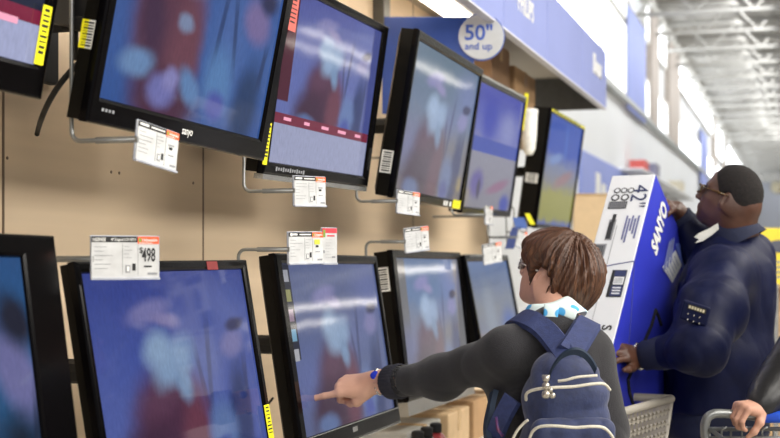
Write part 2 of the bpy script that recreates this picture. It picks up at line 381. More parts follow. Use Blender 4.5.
# far shelf run along the white wall with small things on top
t = Thing('wall_gondola', 'long white shelf run along the white wall far beyond the box', 'shelf', (SX + .5, 24, 0))
gy0, gy1 = 26.5, 46
gw = mat('gondola_white', '#e4e6ea', .6)
t.part('back_panel', MB().abox((SX + .08, gy0, .1), (SX + .14, gy1, 2.2)), gw)
for z in (.15, .65, 1.1, 1.55, 2.0): t.part('shelf', MB().abox((SX + .14, gy0, z), (SX + .6, gy1, z + .04), .004), gw)
def packet(px, py, d, w, h, dep, col, label, name='packet', cat='package'):
    c = P(px, py, d); base = np.array([c[0], c[1], c[2]]); t = Thing(name, label, cat, base)
    mm = mat('pk_' + col, col, .6)
    t.part('carton', MB().abox(base + (-dep / 2, -w / 2, 0), base + (dep / 2, w / 2, h), .006), mm)
    t.part('flap', MB().abox(base + (-dep / 2 + .01, -w / 2 + .01, h), base + (dep / 2 - .01, w / 2 - .01, h + .006)), white)
zt = Z(1.19); lt = Thing('wall_shelf', 'thin white wall shelf on the white wall holding small packets', 'shelf', (SX, 22, zt - .03))
lt.part('board', MB().abox((SX, 17.2, zt - .03), (SX + .3, 26, zt), .004), gw)
for y in (18, 20.5, 23, 25.5): lt.part('bracket', MB().abox((SX, y, zt - .2), (SX + .03, y + .03, zt - .03)).abox((SX, y, zt - .06), (SX + .22, y + .03, zt - .03)), gw)
for px, col, w, h, lb in ((637, '#d0605c', .5, .15, 'small red packet on the thin white wall shelf above the box'), (648.5, '#84849c', .6, .2, 'grey packet on the thin white wall shelf beside the red packet'),
                          (675, '#cfc8b4', .8, .2, 'beige packet at the far part of the thin white wall shelf')):
    y = min(25.3, onx(px, 180, SX + .12)[1]); base = np.array([SX + .15, y, zt])
    t = Thing('packet', lb, 'package', base); t.part('carton', MB().abox(base + (-.1, -w / 2, 0), base + (.1, w / 2, h), .006), mat('pk_' + col, col, .6))
    t.part('lid', MB().abox(base + (-.104, -w / 2 - .005, h - .03), base + (.104, w / 2 + .005, h + .004), .004), mat('pkl_' + col, col, .5))

# tan end partition past the last television
c = P(590, 196, 9.6); ex = R; 
t = Thing('end_partition', 'plain tan partition panel standing beyond the last television', 'partition', (c[0], c[1], 0))
t.part('board', MB().box((c[0], c[1], c[2] / 2), (R, V, UP), (17 / F * 9.6, .03, c[2] / 2), .004), mat('tan_board', '#d3b78f', .6, var=.04))
t.part('cap', MB().box((c[0], c[1], c[2] + .008), (R, V, UP), (17 / F * 9.6 + .004, .034, .008), .003), mat('tan_cap', '#b8996f', .6))
# yellow poster stand
c = P(776, 228, 9.5); wy = .13; t = Thing('poster_stand', 'yellow floor sign with a dark oval behind the man in navy', 'sign', (c[0], c[1], 0))
t.part('board', MB().box(c - UP * .2, (R, UP, V), (wy, .2, .012), .004), mat('poster_yellow', '#f4d935', .5, var=.04))
m = MB().lathe(c + R * .02 - UP * .13 - V * .013, -V, [(.075, 0), (.075, .004)], 32); vs = m.v[0]; cc = c + R * .02 - UP * .13; rel = vs - cc; m.v[0] = cc + np.outer(rel @ R, R) * 1.25 + np.outer(rel @ UP, UP) * .6 + np.outer(rel @ V, V)
t.part('oval', m, mat('oval_dark', '#4d5160', .5))
m = MB()
for i in range(4): m.box(c + R * .03 - UP * (.24 + i * .035) - V * .0135, (R, UP, V), (.06, .008, .001))
t.part('print', m, faint)
t.part('pole', MB().tube([c - UP * .39, (c[0], c[1], .02)], .018), silver); t.part('foot', MB().lathe((c[0], c[1], 0), UP, [(.16, 0), (.16, .015), (.03, .03)], 24), silver)
c = P(769, 285, 10.4)
t = Thing('shop_shelf', 'tan shop shelf unit behind the yellow floor sign', 'shelf', (c[0], c[1], 0))
t.part('back_panel', MB().box((c[0] + .1, c[1], c[2] / 2), (R, V, UP), (.3, .02, c[2] / 2), .003), cardboard2)
for z in (.1, .5, .9, c[2]): t.part('shelf', MB().box(np.array([c[0] + .1, c[1], z]) - V * .14, (R, V, UP), (.3, .14, .015), .003), cardboard2)
c = P(777.5, 187, 40); c[1] = FAR - .62; c = P(777.5, 187, c @ V)
t = Thing('wall_lamp', 'small beige round lamp high on the pale grey end wall', 'lamp', c)
t.part('globe', MB().ball(c, .3), mat('lamp_beige', '#d8cfb2', .5)); t.part('stem', MB().tube([c, c + np.array([0, .5, 0])], .06), white)

# ---------------------------------------------------------------- things on and under the television wall
def carton(name, c, w, dp, h, m, label, yaw=0, cat='carton'):
    ax = (np.array([cos(yaw), sin(yaw), 0]), np.array([-sin(yaw), cos(yaw), 0]), UP); c = np.asarray(c, float)
    t = Thing(name, label, cat, c); b = t.part('body', MB().box(c + UP * h / 2, ax, (dp / 2, w / 2, h / 2), .006), m)
    t.part('tape', MB().box(c + UP * (h + .0006), ax, (dp / 2, .025, .0012)).box(c + UP * (h - .04) + ax[0] * (dp / 2 + .0006), ax, (.0012, .025, .04)), mat('packing_tape', '#c9a97c', .25))
    return t
SH = .70
ls = Thing('display_shelf', 'long low white shelf under the lower row of televisions', 'shelf', (-1.45, 3.6, 0))
ls.part('shelf_board', MB().abox((WX, -.5, SH - .04), (-1.2, 7.4, SH), .005), white)
ls.part('shelf_board', MB().abox((WX, -.5, .1), (-1.1, 7.4, .14), .005), white)
ls.part('kick_plate', MB().abox((WX, -.5, 0), (-1.16, 7.4, .1)), matte_black)
for y in (-.48, 2.1, 4.7, 7.36): ls.part('upright', MB().abox((WX, y, .14), (-1.25, y + .03, SH - .04)), white)
def lowpos(px, c): return onx(px, 430, c)[1]
y = lowpos(404, -1.4); gc = mat('carton_grey', '#a7a69f', .7, var=.08)
t = carton('printed_carton', (-1.47, y - .0, SH), .46, .3, .15, gc, 'grey printed carton on the low shelf under the widescreens')
m = MB()
for i in range(5): m.box(np.array([-1.319, y - .05, SH + .03 + i * .022]), (np.array([0, 1, 0]), UP, np.array([1, 0, 0])), (.12 - .02 * (i % 2), .006, .001))
t.part('print', m, ink)
y = lowpos(429, -1.27)
for k, (dy, colr, lb) in enumerate(((-.15, '#6e2226', 'dark red bottle on the low shelf next to the grey printed carton'), (-.03, '#1c1a1c', 'black bottle on the low shelf between the red bottles'), (.095, '#8c2028', 'bright red bottle on the low shelf beside the tan cartons'))):
    b = np.array([-1.27, y + dy, SH]); t = Thing('spray_bottle', lb, 'bottle', b)
    t.part('body', MB().lathe(b, UP, [(.045, 0), (.05, .01), (.05, .09), (.03, .12), (.018, .13)], 20), mat('bt' + colr, colr, .35), smooth=True)
    t.part('cap', MB().lathe(b + UP * .13, UP, [(.022, 0), (.022, .03), (.016, .034)], 16), matte_black)
ya, yb, yc = lowpos(448, -1.3), lowpos(470, -1.3), lowpos(481, -1.3)
carton('cardboard_carton', (-1.46, (ya + yb) / 2, SH), yb - ya - .02, .32, .16, cardboard2, 'plain tan carton standing on the low shelf below the widescreens')
carton('cardboard_carton', (-1.46, yb + .32, SH), .5, .32, .17, cardboard, 'browner carton at the far end of the low shelf')
# cartons on the ledge under the canopy
led = Thing('wall_ledge', 'thin tan ledge high on the display wall carrying two brown cartons', 'ledge', (-1.6, 6.9, Z(.66)))
led.part('board', MB().abox((WX, 6.35, Z(.64)), (-1.42, WEND, Z(.665)), .004), tan); led.part('bracket', MB().abox((WX, 6.8, Z(.5)), (-1.6, 6.83, Z(.64))), satin)
carton('cardboard_carton', (-1.57, 6.62, Z(.665)), .42, .28, .42, mat('cardboard_dark', '#86684c', .8), 'dark brown carton on the high ledge beneath the canopy')
carton('cardboard_carton', (-1.57, 7.2, Z(.665)), .56, .3, .36, cardboard, 'lighter brown carton on the high ledge near the canopy end panel')
c = P(529, 155, 7.05); c0 = c.copy()
t = Thing('plastic_tub', 'white rounded plastic tub on the display wall between the two farthest upper televisions', 'tub', c0)
pr = [(.65 * a_, b_) for a_, b_ in [(.028, 0), (.05, .03), (.062, .1), (.068, .2), (.07, .215), (.073, .218), (.073, .235), (.06, .24)]]
t.part('body', MB().lathe(c0, UP, pr, 28), mat('tub_white', '#f0f0ea', .35), smooth=True)
t.part('bracket', MB().tube([c0 + UP * .1, np.array([WX, c0[1], c0[2] + .1])], .012), satin)

# ================================================================ televisions
TVP = {'T1': [-1.2545, 2.7404, 0.5425, 0.0104, 0.1904, -0.0098, 0.828, 1.0], 'T2': [-1.313, 3.7184, 0.4992, -0.0014, 0.1446, 0.0125, 0.8022, 1.0219], 'T3': [-1.248, 4.7373, 0.487, -0.0026, 0.1641, -0.0065, 0.8815, 0.997], 'T4': [-1.313, 5.9596, 0.4996, 0.0014, 0.1477, 0.0154, 0.936, 0.9954], 'T5': [-1.2999, 7.6185, 0.5015, -0.0038, 0.1381, 0.0058, 1.0544, 0.9954], 'B0': [-1.3, 1.6864, -0.2268, -0.0006, -0.1363, -0.0053, 0.85, 1.0], 'B1': [-1.3, 2.7263, -0.2398, 0.0004, -0.1653, 0.0058, 0.7892, 1.0], 'B2': [-1.2805, 3.7387, -0.2356, 0.0015, -0.1538, -0.0044, 0.817, 1.0098], 'B3': [-1.3387, 5.0048, -0.2236, -0.0184, -0.118, -0.0044, 0.8418, 1.0], 'B4': [-1.3001, 5.9315, -0.2296, 0.0072, -0.1866, 0.005, 0.8394, 1.0], 'T0': [-1.3, 1.7577, 0.5974, 0.0016, 0.191, -0.0017, 0.85, 1.0]}
def tvframe(yaw, tilt, roll):
    e1 = np.array([0, 1, 0.]); e2 = np.array([0, 0, 1.]); n = np.array([1., 0, 0]); c, s = cos(roll), sin(roll); e1, e2 = c * e1 + s * e2, -s * e1 + c * e2
    def rx(v): c, s = cos(tilt), sin(tilt); return np.array([v[0] * c + v[2] * s, v[1], -v[0] * s + v[2] * c])
    def rz(v): c, s = cos(yaw), sin(yaw); return np.array([v[0] * c - v[1] * s, v[0] * s + v[1] * c, v[2]])
    return [rz(rx(v)) for v in (e1, e2, n)]

def screen_mat(name, grad, shapes, gain=1.0, sat=1.0, haze=None):
    """a lit panel: a soft field of colour patches drawn in the panel's own UV space under glossy glass"""
    m = bpy.data.materials.new(name); m.use_nodes = True; nt = m.node_tree; N = nt.nodes; L = nt.links; b = N['Principled BSDF']
    uv = N.new('ShaderNodeUVMap'); sep = N.new('ShaderNodeSeparateXYZ'); L.new(uv.outputs[0], sep.inputs[0])
    nz = N.new('ShaderNodeTexNoise'); nz.inputs['Scale'].default_value = 9; nz.inputs['Detail'].default_value = 5; L.new(uv.outputs[0], nz.inputs['Vector'])
    sub = N.new('ShaderNodeVectorMath'); sub.operation = 'SUBTRACT'; sub.inputs[1].default_value = (.5, .5, .5); L.new(nz.outputs['Color'], sub.inputs[0])
    scl = N.new('ShaderNodeVectorMath'); scl.operation = 'SCALE'; scl.inputs['Scale'].default_value = .038; L.new(sub.outputs[0], scl.inputs[0])
    wv = N.new('ShaderNodeVectorMath'); wv.operation = 'ADD'; L.new(uv.outputs[0], wv.inputs[0]); L.new(scl.outputs[0], wv.inputs[1])
    rp = N.new('ShaderNodeValToRGB'); cr = rp.color_ramp
    while len(cr.elements) > 1: cr.elements.remove(cr.elements[-1])
    for i, (p, c) in enumerate(grad):
        e = cr.elements[0] if i == 0 else cr.elements.new(p); e.position = p; e.color = lin(c)
    sw = N.new('ShaderNodeSeparateXYZ'); sc2 = N.new('ShaderNodeVectorMath'); sc2.operation = 'SCALE'; sc2.inputs['Scale'].default_value = .18; L.new(sub.outputs[0], sc2.inputs[0])
    ad = N.new('ShaderNodeVectorMath'); ad.operation = 'ADD'; L.new(uv.outputs[0], ad.inputs[0]); L.new(sc2.outputs[0], ad.inputs[1]); L.new(ad.outputs[0], sw.inputs[0])
    L.new(sw.outputs['Y'], rp.inputs['Fac']); col = rp.outputs['Color']
    for s in shapes:
        kind, u0, v0, ru, rv, rot, c = s[:7]; soft = s[7] if len(s) > 7 else .25; al = s[8] if len(s) > 8 else 1
        mp = N.new('ShaderNodeMapping'); mp.vector_type = 'TEXTURE'; mp.inputs['Location'].default_value = (u0, v0, 0); mp.inputs['Rotation'].default_value = (0, 0, rot); mp.inputs['Scale'].default_value = (ru, rv, 1)
        L.new((uv if kind == 'r' else wv).outputs[0], mp.inputs['Vector'])
        if kind == 'e':
            ln = N.new('ShaderNodeVectorMath'); ln.operation = 'LENGTH'; L.new(mp.outputs[0], ln.inputs[0]); v = ln.outputs['Value']
        else:
            ab = N.new('ShaderNodeVectorMath'); ab.operation = 'ABSOLUTE'; L.new(mp.outputs[0], ab.inputs[0]); sp = N.new('ShaderNodeSeparateXYZ'); L.new(ab.outputs[0], sp.inputs[0])
            mx = N.new('ShaderNodeMath'); mx.operation = 'MAXIMUM'; L.new(sp.outputs[0], mx.inputs[0]); L.new(sp.outputs[1], mx.inputs[1]); v = mx.outputs[0]
            if len(s) <= 7: soft = .02
        mr = N.new('ShaderNodeMapRange'); mr.interpolation_type = 'SMOOTHSTEP'; mr.inputs['From Min'].default_value = 1 - soft; mr.inputs['From Max'].default_value = 1 + soft * .6; mr.inputs['To Min'].default_value = al; mr.inputs['To Max'].default_value = 0
        L.new(v, mr.inputs['Value']); mi = N.new('ShaderNodeMix'); mi.data_type = 'RGBA'; L.new(mr.outputs[0], mi.inputs['Factor']); L.new(col, mi.inputs[6]); mi.inputs[7].default_value = lin(c); col = mi.outputs[2]
    n3 = N.new('ShaderNodeTexNoise'); n3.inputs['Scale'].default_value = 60; n3.inputs['Detail'].default_value = 2
    mp = N.new('ShaderNodeMapping'); mp.inputs['Scale'].default_value = (1.6, .35, 1); L.new(uv.outputs[0], mp.inputs['Vector']); L.new(mp.outputs[0], n3.inputs['Vector'])
    hs = N.new('ShaderNodeHueSaturation'); hs.inputs['Saturation'].default_value = sat; L.new(col, hs.inputs['Color'])
    mr = N.new('ShaderNodeMapRange'); mr.inputs['To Min'].default_value = .8; mr.inputs['To Max'].default_value = 1.2; L.new(n3.outputs['Fac'], mr.inputs['Value']); L.new(mr.outputs[0], hs.inputs['Value'])
    b.inputs['Base Color'].default_value = (.006, .006, .008, 1); b.inputs['Roughness'].default_value = .06; b.inputs['IOR'].default_value = 1.33
    L.new(hs.outputs['Color'], b.inputs['Emission Color']); b.inputs['Emission Strength'].default_value = gain
    tc = N.new('ShaderNodeTexCoord'); n4 = N.new('ShaderNodeTexNoise'); n4.inputs['Scale'].default_value = 5; n4.inputs['Detail'].default_value = 1; L.new(tc.outputs['Object'], n4.inputs['Vector'])
    bp = N.new('ShaderNodeBump'); bp.inputs['Strength'].default_value = .25; bp.inputs['Distance'].default_value = .002; L.new(n4.outputs['Fac'], bp.inputs['Height']); L.new(bp.outputs[0], b.inputs['Normal'])
    return m
def e(u, v, ru, rv, c, rot=0, soft=.3, al=1): return ('e', u, v, ru, rv, rot, c, min(.95, soft + .16), al)
def r(u, v, ru, rv, c, rot=0): return ('r', u, v, ru, rv, rot, c) if min(ru, rv) > .015 else ('r', u, v, ru * 1.9, rv, rot, c, .7, .75)
WIDE = [e(.86, .80, .2, .2, '#6f80cc', 0, .8, .6), e(.15, .3, .3, .2, '#6474c4', 0, .9, .6), e(.6, .55, .25, .12, '#7684c4', 0, .9, .5),
        r(.655, .48, .009, .26, '#414a80', -.1), r(.60, .42, .008, .2, '#434b84', .12), r(.90, .30, .009, .24, '#3b4274', -.06),
        e(.37, .20, .235, .36, '#5b3350', 0, .3), e(.24, .06, .2, .24, '#4c2b48', .1, .35), e(.52, .18, .1, .26, '#7d4258', -.1, .5), e(.33, .40, .15, .10, '#6d4360', .5, .6),
        e(.44, .55, .16, .10, '#9cbbe4', .7, .4), e(.35, .62, .09, .10, '#a6c4ea', -.5, .5), e(.48, .44, .05, .10, '#86a8d4', .2, .5),
        e(.33, .81, .14, .055, '#8c8ccb', .25, .4), e(.42, .76, .09, .04, '#9a94cc', -.3, .5),
        e(.83, .18, .09, .34, '#31437f', -.08, .35), e(.70, .15, .1, .18, '#6f8cc8', 0, .4), e(.69, .06, .07, .08, '#4a5cb8', 0, .4), e(.84, .60, .09, .07, '#8d8cc8', .4, .4), e(.88, .70, .07, .04, '#34376a', .3, .4), e(.20, .03, .12, .07, '#5f7cb8', 0, .4)]
BG = [(0, '#5a6cc0'), (.25, '#5f72c4'), (.6, '#5064bc'), (1, '#3f50a8')]
CLOSE = [e(.1, .6, .12, .4, '#3a5aa4', 0, .9, .7), e(.68, .45, .12, .35, '#5c7cc0', 0, .9, .7),
         e(.29, .36, .20, .46, '#6b4156', .08, .25), e(.20, .42, .07, .3, '#4f3350', .1, .6), e(.40, .30, .10, .34, '#7e4c5c', -.1, .5), e(.33, .05, .2, .16, '#59364e', 0, .4), e(.40, .66, .16, .09, '#8fb2dc', .3, .5),
         e(.385, .43, .05, .05, '#8f9fc4', .6, .4), e(.155, .19, .10, .07, '#7ba0d2', .3, .4), e(.465, .15, .06, .10, '#6f98d0', .5, .4), e(.31, .10, .09, .08, '#8587cc', .3, .4), e(.35, .16, .05, .06, '#9c9ad8', -.4, .5),
         r(.60, .46, .008, .24, '#2e4272', -.08), r(.70, .47, .008, .2, '#2f4474', .14), e(.64, .22, .1, .18, '#6594d0', 0, .5), e(.645, .10, .07, .08, '#5560bc', 0, .4), e(.85, .13, .1, .26, '#2b4878', -.1, .4), r(.93, .36, .009, .12, '#2a3c66', -.1),
         e(.84, .58, .10, .12, '#8c7db4', .4, .4), e(.90, .70, .07, .07, '#33365f', .3, .5)]
def ui(band, white): return [r(.5, white / 2, .5, white / 2, '#b3b9de'), r(.5, white + band / 2, .5, band / 2, '#8c2745')]
def squeeze(shapes, v0, k, u0=0.0, ku=1.0): return [(s[0], u0 + s[1] * ku, v0 + s[2] * k, s[3] * ku, s[4] * k) + tuple(s[5:]) for s in shapes]
DARK = [e(.94, .58, .08, .2, '#7f7fb8', .3, .4), e(.95, .77, .07, .12, '#1f2338', .3, .5), e(.93, .18, .08, .24, '#122030', 0, .4), r(.985, .3, .008, .2, '#1d2a44', -.1), e(.97, .1, .2, .1, '#2b5878', 0, .6, .7)]
ICONS = [r(.035, .72, .036, .28, '#23283f')] + [r(.035, .93 - .115 * i, .022, .035, c) for i, c in enumerate(('#b9bcc8', '#a7a860', '#a88aa8', '#7fc0e6', '#c9cad2'))]
PALE = [e(.3, .9, .5, .25, '#7d93c0', 0, .8, .7)] + WIDE
SCR = {
 'T0': screen_mat('picture_a', [(0, '#1c2238'), (.5, '#232c44'), (1, '#1a2030')], ui(.055, .15) + [e(.6, .3, .3, .1, '#2e3a5c', 0, .8)], .8),
 'T1': screen_mat('picture_b', [(0, '#3a62ac'), (.4, '#4a70b8'), (1, '#3c62b0')], CLOSE, .62),
 'T2': screen_mat('picture_c', [(0, '#6674bc'), (.5, '#6f7ec8'), (1, '#5660b4')], squeeze(WIDE, .24, .8, .12, .85) + [r(.055, .7, .055, .34, '#5c1c34'), r(.955, .62, .045, .38, '#4c58a4')] + ui(.06, .23), .66, .95),
 'T3': screen_mat('picture_d_reflection_wash', [(0, '#847f86'), (.35, '#8f8c92'), (.6, '#6f86a8'), (1, '#5f7f9a')], squeeze(WIDE, 0, 1) + [e(.5, .2, .5, .3, '#8d8a92', 0, .9, .45)], .7, .85),  # grey lower half and soft patch paint the store's reflection into the picture
 'T4': screen_mat('picture_e_reflection_wash', [(0, '#8c8a96'), (.45, '#9796a6'), (.62, '#6a72c0'), (1, '#4a54b8')], [e(.3, .75, .16, .2, '#3f4cb8', 0, .5), e(.72, .7, .2, .16, '#8c92cc', 0, .6), r(.5, .52, .5, .06, '#4256b4'), e(.2, .2, .14, .12, '#6c62a4', .4, .3), e(.25, .16, .04, .09, '#4b4560', 0, .3), e(.65, .2, .25, .05, '#9a6f8c', .25, .4), e(.85, .05, .12, .1, '#3c4cae', 0, .4)], .75, 1.0),  # reflected beige store and blue band painted into the emitted colours
 'T5': screen_mat('picture_f', [(0, '#4a5cae'), (.06, '#98953a'), (.3, '#a4a04e'), (.4, '#8c8a8c'), (.55, '#7f88a8'), (.68, '#3454b8'), (1, '#3a5cbc')], [e(.3, .62, .2, .05, '#7f9ad0', .2, .5), e(.55, .8, .03, .2, '#4a78cc', .1, .5), e(.6, .45, .3, .06, '#a07c80', .3, .5)], .75),
 'B0': screen_mat('picture_g', [(0, '#23527c'), (.3, '#1c3c5c'), (.6, '#2a6ea8'), (1, '#2a5c98')], DARK, .6),
 'B1': screen_mat('picture_h', BG, WIDE, .56),
 'B2': screen_mat('picture_i', [(0, '#5e6a9e'), (.4, '#5f70a8'), (1, '#5c6ca4')], squeeze(WIDE, 0, 1, .06, .94) + ICONS, .6, .9),
 'B3': screen_mat('picture_j_reflection_wash', [(0, '#8c8a8c'), (.4, '#8f8e94'), (.7, '#5f82b4'), (1, '#6080b0')], [r(.06, .5, .06, .5, '#7c7c80'), r(.95, .5, .05, .5, '#86868a')] + squeeze(WIDE, 0, 1, .05, .9) + [e(.5, .2, .5, .35, '#a09c9c', 0, .9, .5)], .72, .85),  # pale greys and the wide patch are a painted reflection wash
 'B4': screen_mat('picture_k_reflection_wash', [(0, '#4a6ab8'), (.2, '#7d86a8'), (.55, '#8f949e'), (1, '#5c7cb4')], [e(.35, .5, .14, .3, '#9aa4b4', 0, .6), e(.3, .1, .1, .1, '#8c5a7c', 0, .5), e(.8, .35, .2, .2, '#4468b8', 0, .7)], .7, .9),  # low-contrast pale tones paint in the wash of reflections
}
LBL = {
 'T0': 'upper television with tall yellow sticker on its corner, beside the black wall bracket',
 'T1': 'large glossy black upper television between the black wall bracket and the menu screen set',
 'T2': 'upper television with a red menu band, white panel and silver lower trim',
 'T3': 'upper television right in front of the blue 50 inch blade sign',
  'T5': 'farthest upper television, thick black case with a yellow strip along its top',
 'B0': 'lower television with a wide dark bezel, cut off by the photo edge',
 'B1': 'lower television with vivid blue picture and maroon shape behind the $498 price card',
 'B2': 'lower television touched by the pointing woman, icon column down its screen',
 'B3': 'lower television with a thick silver bottom bar above the woman\'s outstretched arm',
 'B4': 'farthest lower television, pale picture, partly behind the woman\'s glasses and shoulder'}
LBL['T4'] = 'upper television with a yellow corner, below the dark brown carton on the high ledge'
#        bezel l, r, t, b, thickness
BEZ = {'T0': (.03, .035, .03, .06, .04), 'T1': (.036, .05, .04, .052, .04), 'T2': (.035, .05, .026, .034, .045), 'T3': (.028, .028, .034, .034, .055), 'T4': (.028, .022, .03, .03, .05), 'T5': (.028, .028, .026, .028, .09),
       'B0': (.05, .115, .042, .06, .05), 'B1': (.022, .03, .024, .05, .03), 'B2': (.044, .028, .028, .05, .04), 'B3': (.05, .04, .03, .035, .06), 'B4': (.03, .03, .03, .035, .04)}
def tv(k):
    cx, cy, cz, yaw, tilt, roll, W, asp = TVP[k]; e1, e2, n = tvframe(yaw, tilt, roll); o = np.array([cx, cy, cz + CAMZ]); H = W * .5625 * asp
    l, rr, tt, bb, th = BEZ[k]; base = o - e2 * (H / 2 + bb)
    t = Thing('television', LBL[k], 'television', base, group='upper row televisions' if k[0] == 'T' else 'lower row televisions')
    X = lambda u, v, w=0: o + e1 * u + e2 * v + n * w
    def loop(gl, gr, gt, gb, w): return [X(-W / 2 - gl, -H / 2 - gb, w), X(W / 2 + gr, -H / 2 - gb, w), X(W / 2 + gr, H / 2 + gt, w), X(-W / 2 - gl, H / 2 + gt, w)]
    b = .006
    mb = MB().loops([loop(l, rr, tt, bb, -.012), loop(l, rr, tt, bb, .008 - b), loop(l - b * .3, rr - b * .3, tt - b * .3, bb - b * .3, .008 - b * .3), loop(l - b, rr - b, tt - b, bb - b, .008), loop(.008, .008, .008, .008, .008), loop(.002, .002, .002, .002, .005), loop(0, 0, 0, 0, -.002)])
    t.part('bezel', mb, black)
    i = .012; m = MB().loops([loop(l - .003, rr - .003, tt - .003, bb - .003, -.012), loop(l - .003, rr - .003, tt - .003, bb - .003, -th), loop(l - .03, rr - .03, tt - .03, bb - .03, -th - .014)]); m.add(loop(l - .03, rr - .03, tt - .03, bb - .03, -th - .014), [(3, 2, 1, 0)])
    t.part('back_case', m, satin)
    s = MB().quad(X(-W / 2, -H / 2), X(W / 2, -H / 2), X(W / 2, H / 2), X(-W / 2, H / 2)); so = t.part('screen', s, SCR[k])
    uvl = so.data.uv_layers.new(name='UVMap')
    for li, c in zip(range(4), ((0, 0), (1, 0), (1, 1), (0, 1))): uvl.data[li].uv = c
    # wall mount: plate on the back, arm to the wall
    bc = X(0, 0, -th - .014); wp = np.array([WX + .012, bc[1], bc[2]])
    mm = MB().box(bc - n * .012, (e1, e2, n), (.16, .1, .012), .003).tube([bc - n * .02, wp], .028, 8).box(wp, (np.array([0, 1, 0]), UP, np.array([1, 0, 0])), (.12, .13, .012), .003)
    t.part('wall_mount', mm, matte_black)
    return t, X, W, H, (e1, e2, n), t
def sticker(T, u, v, w, h, m, wz=.0095, lines=4, label=None, rot=0, name='sticker', seed=0):
    t, X, W, H, (e1, e2, n), _ = T; c, s = cos(rot), sin(rot); a1 = c * e1 + s * e2; a2 = -s * e1 + c * e2; o = X(u, v, wz); mb = MB().box(o, (a1, a2, n), (w / 2, h / 2, .0006)); rg = random.Random(seed)
    for i in range(lines):
        ww = w * rg.uniform(.25, .4); yy = h * (.42 - .8 * i / max(1, lines)); mb.box(o + a2 * yy + n * .0008, (a1, a2, n), (ww, min(h, .3) * rg.uniform(.012, .028), .0002), mi=1)
    return t.part(name, mb, [m, ink], label=label)
def edge_uv(T, px, py):      # pixel -> (u, v) on the plane of the television
    t, X, W, H, (e1, e2, n), _ = T; ray = V + R * (px - 390) / F + UP * (YH - py) / F; o = X(0, 0, .008); k = ((o - CAM) @ n) / (ray @ n); p = CAM + ray * k - o; return p @ e1, p @ e2
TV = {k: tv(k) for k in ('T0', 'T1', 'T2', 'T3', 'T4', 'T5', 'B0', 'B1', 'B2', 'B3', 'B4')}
def stick_px(k, quad, m, **kw):   # sticker from its four pixel corners tl,tr,br,bl
    T = TV[k]; pts = [np.array(edge_uv(T, *p)) for p in quad]; c = sum(pts) / 4; w = np.linalg.norm(pts[1] - pts[0]) * .5 + np.linalg.norm(pts[2] - pts[3]) * .5; h = np.linalg.norm(pts[3] - pts[0]) * .5 + np.linalg.norm(pts[2] - pts[1]) * .5
    return sticker(T, c[0], c[1], w, h, m, **kw)
stick_px('T0', ((43, 5), (50, 6), (43.5, 66), (33, 63)), yellow, lines=9, label='tall yellow sticker', seed=1)
stick_px('T2', ((268, 122), (271.5, 124), (265.5, 166), (261.5, 163)), yellow, lines=9, label='tall yellow sticker', seed=2)
stick_px('B1', ((264, 405), (267, 405), (275, 440), (268, 440)), yellow, lines=8, label='tall yellow sticker', seed=3)
stick_px('T4', ((452, 199), (460.5, 199.5), (459.5, 208.5), (451.5, 207.5)), yellow, lines=0, label='square yellow sticker') if False else None
stick_px('T3', ((453, 199.5), (460, 201), (459.5, 209), (452, 207.5)), yellow, lines=2, label='square yellow sticker', seed=5)
stick_px('T2', ((290, -6), (304, -2), (290, 27), (287.5, 28)), mat('sticker_pink', '#d96a60', .5), lines=7, label='salmon red corner sticker', seed=8)
# energy strips and serial labels on the side of the cases
def side_label(k, v, h, m, label, yel=False, side=-1):
    t, X, W, H, (e1, e2, n), _ = TV[k]; l, rr, tt, bb, th = BEZ[k]; g = l if side < 0 else rr; o = X(side * (W / 2 + g - .0024), v, -th * .5 - .006); mb = MB().box(o, (n, e2, e1), (th * .36, h / 2, .0008))
    for i in range(9): mb.box(o + e2 * h * (.4 - .1 * i) + e1 * side * .0009, (n, e2, e1), (th * .26, h * (.018 if i % 2 else .032), .0003), mi=1)
    if yel: mb.box(o + n * -th * .2 + e1 * side * .0006, (n, e2, e1), (th * .18, h / 2, .0006), mi=2)
    t.part('serial_label', mb, [m, ink, yellow], label=label)
side_label('T1', .235, .09, white, 'white printed serial label'); side_label('T1', -.02 - .1, .055, white, 'small yellow and white label', True)
side_label('T3', -.165, .075, white, 'white printed serial label'); side_label('B3', .165, .085, white, 'white printed serial label')
side_label('T5', -.06, .05, white, 'small white label')
# silver trims
def trim(k, v0, v1, w0, w1, m, name='lower_trim', label='silver lower trim'):
    t, X, W, H, (e1, e2, n), _ = TV[k]; l, rr, tt, bb, th = BEZ[k]
    L2 = lambda v, w: (X(-W / 2 - l + .004, v, w), X(W / 2 + rr - .004, v, w))
    a, b = L2(v0, w0); c, d = L2(v0, w1); p, q_ = L2(v1, w0); g, h = L2(v1, w1)
    mb = MB().add([a, b, d, c, p, q_, h, g], [(0, 1, 2, 3), (7, 6, 5, 4), (0, 4, 5, 1), (3, 2, 6, 7), (1, 5, 6, 2), (0, 3, 7, 4)]); t.part(name, mb, m, label=label)
W, H = TV['T2'][2:4]; trim('T2', -H / 2 - .034 - .014, -H / 2 - .034, -.02, .006, silver)
W, H = TV['B3'][2:4]; trim('B3', -H / 2 - .035 - .05, -H / 2 - .035, -.06, .002, silver)
W, H = TV['B2'][2:4]; trim('B2', -H / 2 - .004, -H / 2 - .001, .0075, .0095, silver, 'screen_edge', 'thin bright lower edge'); trim('B2', -H / 2 - .052, -H / 2 - .049, .002, .0085, silver, 'screen_edge', 'thin bright lower edge')
W, H = TV['T4'][2:4]; l = BEZ['T4']; trim('T4', H / 2 + .022, H / 2 + .031, -.01, .0085, silver, 'top_trim', 'bright top edge')
t, X, W, H, (e1, e2, n), _ = TV['T4']; t.part('corner_guard', MB().box(X(W / 2 + .016, H / 2 - .04, .002), (e1, e2, n), (.008, .09, .009), .002), yellow, label='yellow corner strip')
